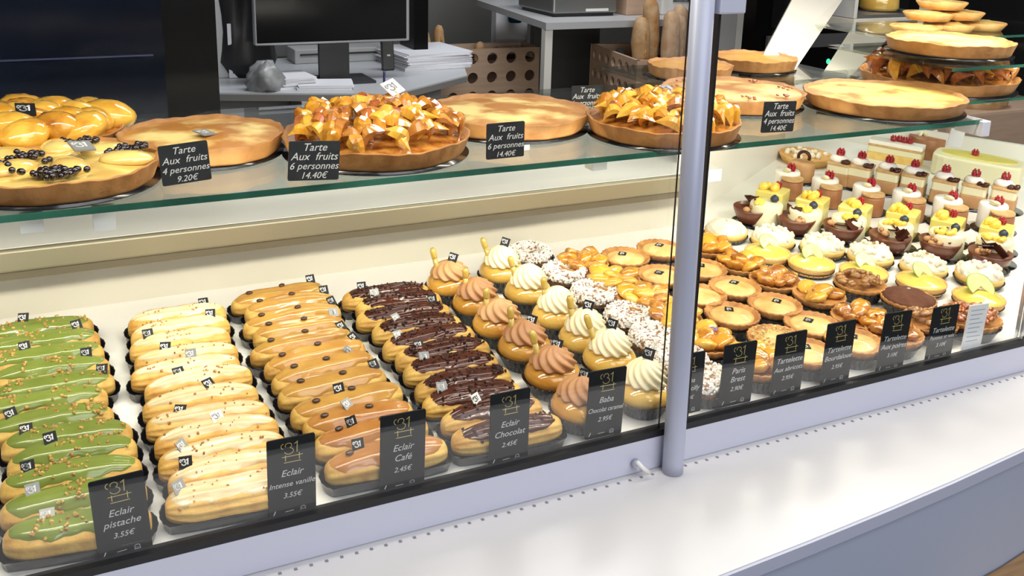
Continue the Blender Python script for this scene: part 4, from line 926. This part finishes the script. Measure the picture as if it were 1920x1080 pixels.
# ------------------------------------------------------------------ BACKGROUND
# black cabinet at the left
bc = thing('black_cabinet', 'tall glossy black cabinet with navy reflections in its glass door behind the left tarts', 'cabinet', (-.2, 2.0, 0), 0, None, 0)
MB().box(-1.0, .522, 0, .35, 0.0, 2.4).build('body', M['void'], bc, False)
dr = MB().box(-.06, .42, -.008, -.001, .9, 2.2).build('glass_door', M['navy'], bc, False)
MB().box(.10, .40, -.012, -.0085, CZ - .30, CZ - .297).build('blue_reflection_strip', pbr('blue_reflection', (.03, .04, .10), .3), dr, False)  # blue strip stands in for a reflection on the cabinet
# grey cabinet beside with pale trim
gc = thing('grey_cabinet', 'grey cabinet with a pale L-shaped frame right of the black cabinet', 'cabinet', (.55, 3.05, 0), 0, None, 0)

MB().box(-.3, .70, .66, .70, CZ - .58, 2.6).build('back_panel', M['greycab'], gc, False)
sx0, sx1, sx2 = (ony(q_, 80, 3.3).x - .55 for q_ in (400, 428, 470))
MB().box(sx0 - .3, sx1, .25, .27, CZ - .579, 2.4).build('side_panel', M['greylight'], gc, False)
MB().box(sx1, sx2, .42, .44, CZ - .579, 2.4).build('inner_panel', M['greylight'], gc, False)
MB().box(sx1 - .004, sx1 + .008, .235, .25, CZ - .579, CZ - .40).box(sx1 + .008, sx2, .235, .25, CZ - .579, CZ - .565).build('pale_frame', M['paper'], gc, False)
# desk
dk = thing('desk', 'light grey cash desk with angled right end behind the tarts', 'desk', (0, 0, 0), 0, None, 0)
dp = [onz(x, y, -.58) for x, y in ((300, 174), (405, 174), (736, 176), (876, 141), (861, 96))]; dpts = [(p.x, p.y) for p in dp] + [(.3, 3.67)]
MB().prism(dpts, CZ - .605, CZ - .585).build('desk_edge', M['deskedge'], dk, False)
MB().prism(dpts, CZ - .585, CZ - .58).build('desk_top', M['desk'], dk, False)
MB().box(.72, .98, 2.95, 3.1, 0, CZ - .6055).build('desk_pedestal', M['greylight'], dk, False)
MB().box(-.05, 1.25, 3.12, 3.64, 0, CZ - .6055).build('desk_cabinet', M['greycab'], dk, False)
# monitor
mo = thing('monitor', 'large black monitor with thin silver frame standing on the cash desk', 'monitor', (.80, 3.12, CZ - .58), 0, None, 0)
a, b = ony(478, 78, 3.12), ony(768, 84, 3.12); mw = b.x - a.x; mx = (a.x + b.x) / 2 - .80; zb = (a.z + b.z) / 2 - (CZ - .58)
bevel(MB().box(mx - mw / 2, mx + mw / 2, 0, .03, zb, zb + .42).build('frame', M['silver'], mo, False), .004)
MB().box(mx - mw / 2 + .006, mx + mw / 2 - .012, -.002, -.0003, zb + .008, zb + .41).build('screen', M['screen'], mo, False)
MB().box(mx - .05, mx + .05, .01, .03, .0, zb).build('stand', M['darkplastic'], mo, False)
MB().box(mx - .12, mx + .12, -.06, .10, .001, .008).build('foot', M['darkplastic'], mo, False)
# chair back and bag, papers, keyboard stand, pen
ob = thing('dark_bag', 'black draped bag between the grey cabinet and the monitor', 'bag', (.63, 3.36, CZ - .578), 0, None, 0)
mb = MB(); mb.lathe([(.001, 0), (.08, 0), (.10, .05), (.085, .15), (.10, .28), (.09, .42), (.02, .45)], 24, lambda a, i, r, z: (.012 * sin(3 * a + i) + .006 * sin(7 * a), 0, 0)); mb.build('bag_body', M['darkplastic'], ob)
pb_ = thing('plastic_bag', 'crumpled grey plastic bag on the left of the cash desk', 'bag', (*onz(500, 165, -.575)[:2], CZ - .5795), 0, None, 0)
MB().lathe([(.001, 0), (.05, 0), (.058, .02), (.05, .045), (.042, .065), (.02, .085), (.002, .088)], 28, lambda a, i, r, z: (.008 * sin(4 * a + i) + .004 * sin(9 * a + 2 * i), .005 * sin(3 * a), 0)).build('bag_body', M['plasticbag'], pb_)
def papers(c, w_, d, n, rz, label, group='paper stacks on the desk'):
    t = thing('paper_stack', label, 'papers', c, rz, group, 0); rg = random.Random(int(c[0] * 999))
    mb = MB()
    for k in range(n): mb.box(-w_ / 2, w_ / 2, -d / 2, d / 2, k * .004, k * .004 + .0034, Matrix.Translation((rg.uniform(-.006, .006), rg.uniform(-.004, .004), 0)) @ Matrix.Rotation(rg.uniform(-.06, .06), 4, 'Z'))
    mb.build('sheets', M['paper'], t, False); return t
zd = CZ - .5795
p = onz(535, 158, -.575); papers((p.x, p.y, zd), .16, .14, 9, .1, 'stack of white papers at the left of the cash desk')
p = onz(610, 160, -.575); papers((p.x, p.y, zd), .17, .12, 4, -.25, 'loose blue-edged papers at the front of the cash desk')
p = onz(795, 118, -.575); papers((p.x, p.y, zd), .26, .26, 15, .1, 'thick pile of white papers at the right end of the cash desk')
q = onz(728, 132, -.58); t = thing('card_terminal', 'black upright card terminal on the cash desk beside the paper pile', 'card terminal', (q.x, q.y, zd), 0, None, 0)
bevel(MB().box(-.022, .022, -.01, .012, 0, .105, Matrix.Rotation(radians(-8), 4, 'X')).build('terminal_body', M['darkplastic'], t, False), .004)
MB().box(-.006, .006, -.0135, -.0115, .05, .056, Matrix.Rotation(radians(-8), 4, 'X')).build('terminal_light', M['silver'], t, False)
q = onz(720, 160, -.58); t = MB().tube([(q.x, q.y, zd + .001), (q.x + .002, q.y + .002, zd + .045)], .004, 8).build('pen', pbr('blue_pen_plastic', (.02, .02, .12), .4), None); tag(t, 'short blue pen standing on the cash desk', 'pen')
q = onz(640, 112, -.58); t = thing('drawer_unit', 'low grey cash drawer under the monitor', 'cash drawer', (q.x, q.y, zd), 0, None, 0)
bevel(MB().box(-.19, .19, -.06, .06, 0, .052).build('drawer_body', M['greylight'], t, False), .003)
MB().box(-.17, .15, -.063, -.0605, .03, .036).build('drawer_slot', M['darkplastic'], t, False)
# black pillar between monitor and crates
struct(slab('trim_1', ony(776, 0, 3.35).x, ony(803, 0, 3.35).x, 3.35, 3.5, 0, 3.1, 'void'))
# crates
def crate(origin, rz, w_, d, h, label, nx, ny, nyd):
    t = thing('bread_crate', label, 'crate', origin, rz, 'wooden bread crates', 0)
    def panel(name, length, off, rot, cols):
        mb = MB(); sx = length / cols; sz = h / ny; n = 16
        V = []; F = []
        for side, yy in ((0, 0), (1, .012)):
            pass
        for j in range(ny):
            for i in range(cols):
                cx, cz = sx * (i + .5), sz * (j + .5); rr = min(sx, sz) * .30
                corners = [(cx + sx / 2 * max(-1, min(1, 1.5 * cos(a))), cz + sz / 2 * max(-1, min(1, 1.5 * sin(a)))) for a in [2 * pi * k / n for k in range(n)]]
                circ = [(cx + rr * cos(2 * pi * k / n), cz + rr * sin(2 * pi * k / n)) for k in range(n)]
                b = len(V)
                V += [(x, 0, z) for x, z in corners] + [(x, 0, z) for x, z in circ] + [(x, .012, z) for x, z in circ] + [(x, .012, z) for x, z in corners]
                for k in range(n):
                    k2 = (k + 1) % n
                    F += [(b + k, b + k2, b + n + k2, b + n + k), (b + n + k, b + n + k2, b + 2 * n + k2, b + 2 * n + k), (b + 2 * n + k, b + 2 * n + k2, b + 3 * n + k2, b + 3 * n + k)]
        mb.add(V, F); mb.box(0, length, 0, .012, h - .0005, h + .001); o = mb.build(name, M['birch'], t, False); o.location = off; o.rotation_euler.z = rot; return o
    panel('front_panel', w_, (0, 0, 0), 0, nx); panel('back_panel', w_, (0, d, 0), 0, nx); panel('left_panel', d, (.012, 0, 0), pi / 2, nyd); panel('right_panel', d, (w_, 0, 0), pi / 2, nyd)
    MB().box(.0, w_, .0, d, -.01, 0).build('bottom_panel', M['birch'], t, False)
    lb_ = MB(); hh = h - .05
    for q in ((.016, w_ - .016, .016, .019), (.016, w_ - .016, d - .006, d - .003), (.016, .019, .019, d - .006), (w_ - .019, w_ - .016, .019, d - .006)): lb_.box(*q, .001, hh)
    lb_.build('dark_hole_backing', M['hole'], t, False)  # dark sheets added inside so the holes look dark
    return t
a = ony(1012, 88, 3.69); w1 = .53; t1 = crate((a.x - w1, 3.69, a.z - .40), 0, w1, .16, .40, 'birch bread crate with rows of round holes left of the white counter leg', 6, 5, 2)
b_ = ony(1195, 114, 2.9); t2 = crate((b_.x, 2.9, b_.z - .36), radians(-8), .40, .42, .36, 'birch bread crate with round holes holding upright baguettes left of the post', 5, 5, 7)
def baguette(base, top, label, seed, r=.034):
    rg = random.Random(seed); t = thing('baguette', label, 'bread', base, 0, 'baguettes in the crates', 0); L = Vector(top) - Vector(base); mb = MB(); n = 14; P = []; RR = []
    for i in range(n + 1):
        u = .5 - .5 * cos(pi * i / n); P.append(L * u + Vector((rg.uniform(-.002, .002), rg.uniform(-.002, .002), 0))); RR.append(r * (max(.004, 1 - abs(2 * u - 1) ** 12) ** .5) * (1 + .06 * sin(u * 25 + seed)))
    mb.tube(P, RR, 14); mb.build('crust', M['bread'], t)
    mb = MB()
    for k in range(3): mb.ell(L * (.55 + .15 * k) + Vector((0, -r * .9, 0)), .006, .005, .03, None, 7, 5)
    mb.build('score_marks', M['crumb'], t)
bx = b_.x; bz = b_.z
for k, (dx, dy, tx, hh, lb) in enumerate(((.10, .10, -.01, .14, 'leftmost floury baguette in the crate by the post'), (.17, .16, .0, .20, 'tallest dark baguette in the crate by the post'), (.20, .09, .02, .16, 'floury baguette third from the left in the crate by the post'), (.27, .12, .0, .14, 'pale baguette fourth from the left in the crate by the post'), (.33, .2, .0, .17, 'baguette right of the others, against the post'))):
    baguette((bx + dx, 2.9 + dy, bz - .35), (bx + dx + tx, 2.9 + dy + .03, bz + hh), lb, k)
ax = a.x - w1; az = a.z
for k, (dx, tx, hh, lb) in enumerate(((.06, -.02, .08, 'baguette leaning left in the crate behind the cash desk'), (.13, -.03, .095, 'darker baguette beside the leaning one in the crate behind the cash desk'), (.27, .02, .02, 'short baguette tip in the middle of the left crate'))):
    baguette((ax + dx, 3.76, az - .38), (ax + dx + tx, 3.78, az + hh), lb, 20 + k, .024)
# far counter with white leg, appliances
fc = thing('rear_counter', 'grey rear counter with a white leg right of the left bread crate', 'counter', (0, 0, 0), 0, None, 0)
p0 = ony(1012, 40, 3.15); z_ = p0.z
MB().prism([(p0.x, 3.1), (2.34, 3.1), (2.34, 3.95), (p0.x + .1, 3.95)], z_ - .025, z_).build('worktop', M['greylight'], fc, False)
MB().box(p0.x + .004, p0.x + .034, 3.11, 3.14, 0, z_ - .025).build('white_leg', M['enamel'], fc, False)
MB().box(2.0, 2.34, 3.88, 3.92, 0, z_ - .026).build('back_board', M['greycab'], fc, False)
t = thing('coffee_machine', 'steel appliance standing on the rear counter', 'appliance', (ony(1094, 20, 3.3).x, 3.35, z_), 0, None, 0)
bevel(MB().box(-.16, .12, -.1, .2, .012, .25).build('machine_body', M['steel'], t, False), .008); MB().box(-.15, .11, -.09, .18, 0, .0115).build('machine_base', M['darkplastic'], t, False); MB().box(-.02, .08, -.103, -.1005, .02, .03).build('drip_slot', M['enamel'], t, False)
t = thing('wooden_box', 'small beige box on the rear counter beside the steel appliance', 'box', (ony(1184, 20, 3.3).x, 3.35, z_), 0, None, 0)
bevel(MB().box(-.055, .04, -.1, .1, 0, .2).build('box_body', M['birch'], t, False), .004); MB().box(-.045, .03, -.102, -.1005, .10, .16).build('box_label', M['greylight'], t, False)
t = thing('white_appliance', 'white appliance with dark window on the rear counter near the post', 'appliance', (ony(1222, 20, 3.3).x + .03, 3.35, z_), 0, None, 0)
bevel(MB().box(-.03, .12, -.12, .1, .0, .30).build('housing', M['enamel'], t, False), .006); MB().box(.02, .11, -.1225, -.1205, .05, .28).build('window', M['screen'], t, False)
q = ony(965, 42, 4.0); t = thing('blue_bottle', 'dark blue bottle hanging behind the left bread crate', 'bottle', (q.x, 4.0, q.z), 0, None, 0)
MB().lathe([(.001, 0), (.03, 0), (.035, .01), (.035, .50), (.02, .55), (.012, .60), (.001, .6)], 24).build('bottle_body', M['blueb'], t)
MB().box(-.07, .09, .05, .10, -.16, .5).build('grey_sleeve', M['paper'], t, False)
# right side: cream boards standing in for the reflected side wall, and display box
def quadboard(name, px4, y0, y1, th, mat, label, cat):
    # four corners: two at depth y0 (bottom), two at depth y1 (top)
    A = ony(*px4[0], y0); B = ony(*px4[1], y0); C = ony(*px4[2], y1); D = ony(*px4[3], y1)
    n_ = (B - A).cross(D - A).normalized() * th
    V = [A, B, C, D, A + n_, B + n_, C + n_, D + n_]
    o = mesh(name, V, [(3, 2, 1, 0), (4, 5, 6, 7), (0, 1, 5, 4), (1, 2, 6, 5), (2, 3, 7, 6), (3, 0, 4, 7)], M[mat], False); ob_ = link(name, o); 
    if label: tag(ob_, label, cat, 'leaning cream reflection boards')
    return ob_
quadboard('reflection_board', ((1398, 162), (1462, 172), (1592, -20), (1494, -20)), 1.66, 2.0, .012, 'reflboard', 'cream flat board in place of a reflection, leaning up to the right from behind the fruit-patched tart', 'support')  # solid board in place of a reflection of the lower side wall
s2 = quadboard('reflection_board', ((1535, 150), (1590, 150), (1700, 40), (1606, 40)), 1.75, 2.0, .012, 'reflboard', 'cream reflection board behind the pear custard tart, beside the green light', 'support')
s2['label'] = 'cream reflection board with a flat head behind the pear custard tart, beside the green light'
a, b = ony(1580, 50, 2.0), ony(1712, 34, 2.0)
o = bevel(MB().box(a.x, b.x + .05, 1.96, 2.06, (a.z), (a.z + .025)).build('board_head', M['reflboard'], s2, False), .003)
dbx = thing('display_box', 'small lit glass display box holding a cream cake at the top right', 'display box', (a.x, 2.0, a.z + .026), 0, None, 0)
bw = b.x - a.x + .04
MB().box(0.01, bw, -.03, .18, 0, .008).build('box_floor', M['steel'], dbx, False)
MB().box(.0, .012, -.035, .18, 0, .25).build('box_post', M['greylight'], dbx, False)
MB().box(.01, bw, .17, .18, 0, .25).build('box_back', M['void'], dbx, False)
MB().box(bw * .80, bw, -.045, -.035, 0, .25).build('box_door', M['greylight'], dbx, False)
t = thing('cream_cake_round', 'pale round cream cake inside the display box', 'cake', (a.x + bw * .62, 2.06, a.z + .0345), 0, None, 0)
MB().lathe([(.001, 0), (.05, 0), (.055, .01), (.052, .05), (.03, .058), (.001, .06)], 28).build('cake_body', M['rum'], t); MB().lathe([(.001, -.0), (.06, -.0), (.06, .002), (.001, .003)], 28).build('cake_plate', M['darkplastic'], t)
q = ony(1553, 115, 1.9); t = MB().ell((q.x, 1.9, q.z), .006, .004, .007, None, 12, 8).build('status_light', M['led'], None); tag(t, 'small green glowing status light beside the second leaning board', 'light')
# grey posts and dark oven behind
ov = thing('dark_oven', 'dark oven front behind the leaning cream board', 'oven', (2.47, 2.9, 0), 0, None, 0)
MB().box(-.05, 1.6, .0, .5, 0, 2.4).build('oven_body', M['void'], ov, False)
MB().box(.02, .72, -.008, -.001, CZ - .42, CZ + .1).build('oven_window', M['screen'], ov, False)
MB().box(.0, 1.2, -.02, -.009, CZ - .50, CZ - .45).build('oven_handle_bar', M['steel'], ov, False)
p1, p2 = ony(1352, 60, 2.75), ony(1388, 60, 2.75)
gp = thing('grey_column', 'light grey metal column right of the glass post', 'column', (p1.x, 2.75, 0), 0, None, 0)
MB().box(-.02, p2.x - p1.x - .02, 0, .1, 0, 2.4).build('column_face', M['greylight'], gp, False); MB().box(p2.x - p1.x - .018, p2.x - p1.x + .01, .0, .1, 0, 2.4).build('column_side', M['enamel'], gp, False)
# tan box in place of the reflected tan boards beyond the case at right
q0, q1 = ony(1868, 205, 2.05), ony(1915, 255, 2.05)
t = thing('reflected_boards', 'tan box standing in for reflected boards beyond the right end of the glass shelf', 'basket', (q0.x, 2.05, q1.z - .05), 0, None, 0)
bz_ = t.location.z; bevel(MB().box(-.2, .35, 0, .25, 0, .14).build('reflected_boards_body', M['birch'], t, False), .01)
for lx in (-.19, .32): MB().box(lx, lx + .02, .02, .23, -bz_, -.0005).build('stand_leg', M['greycab'], t, False); MB().ell((.03, .08, .15), .10, .06, .035, None, 16, 9, .05).build('bread_loaf', M['bread'], t)
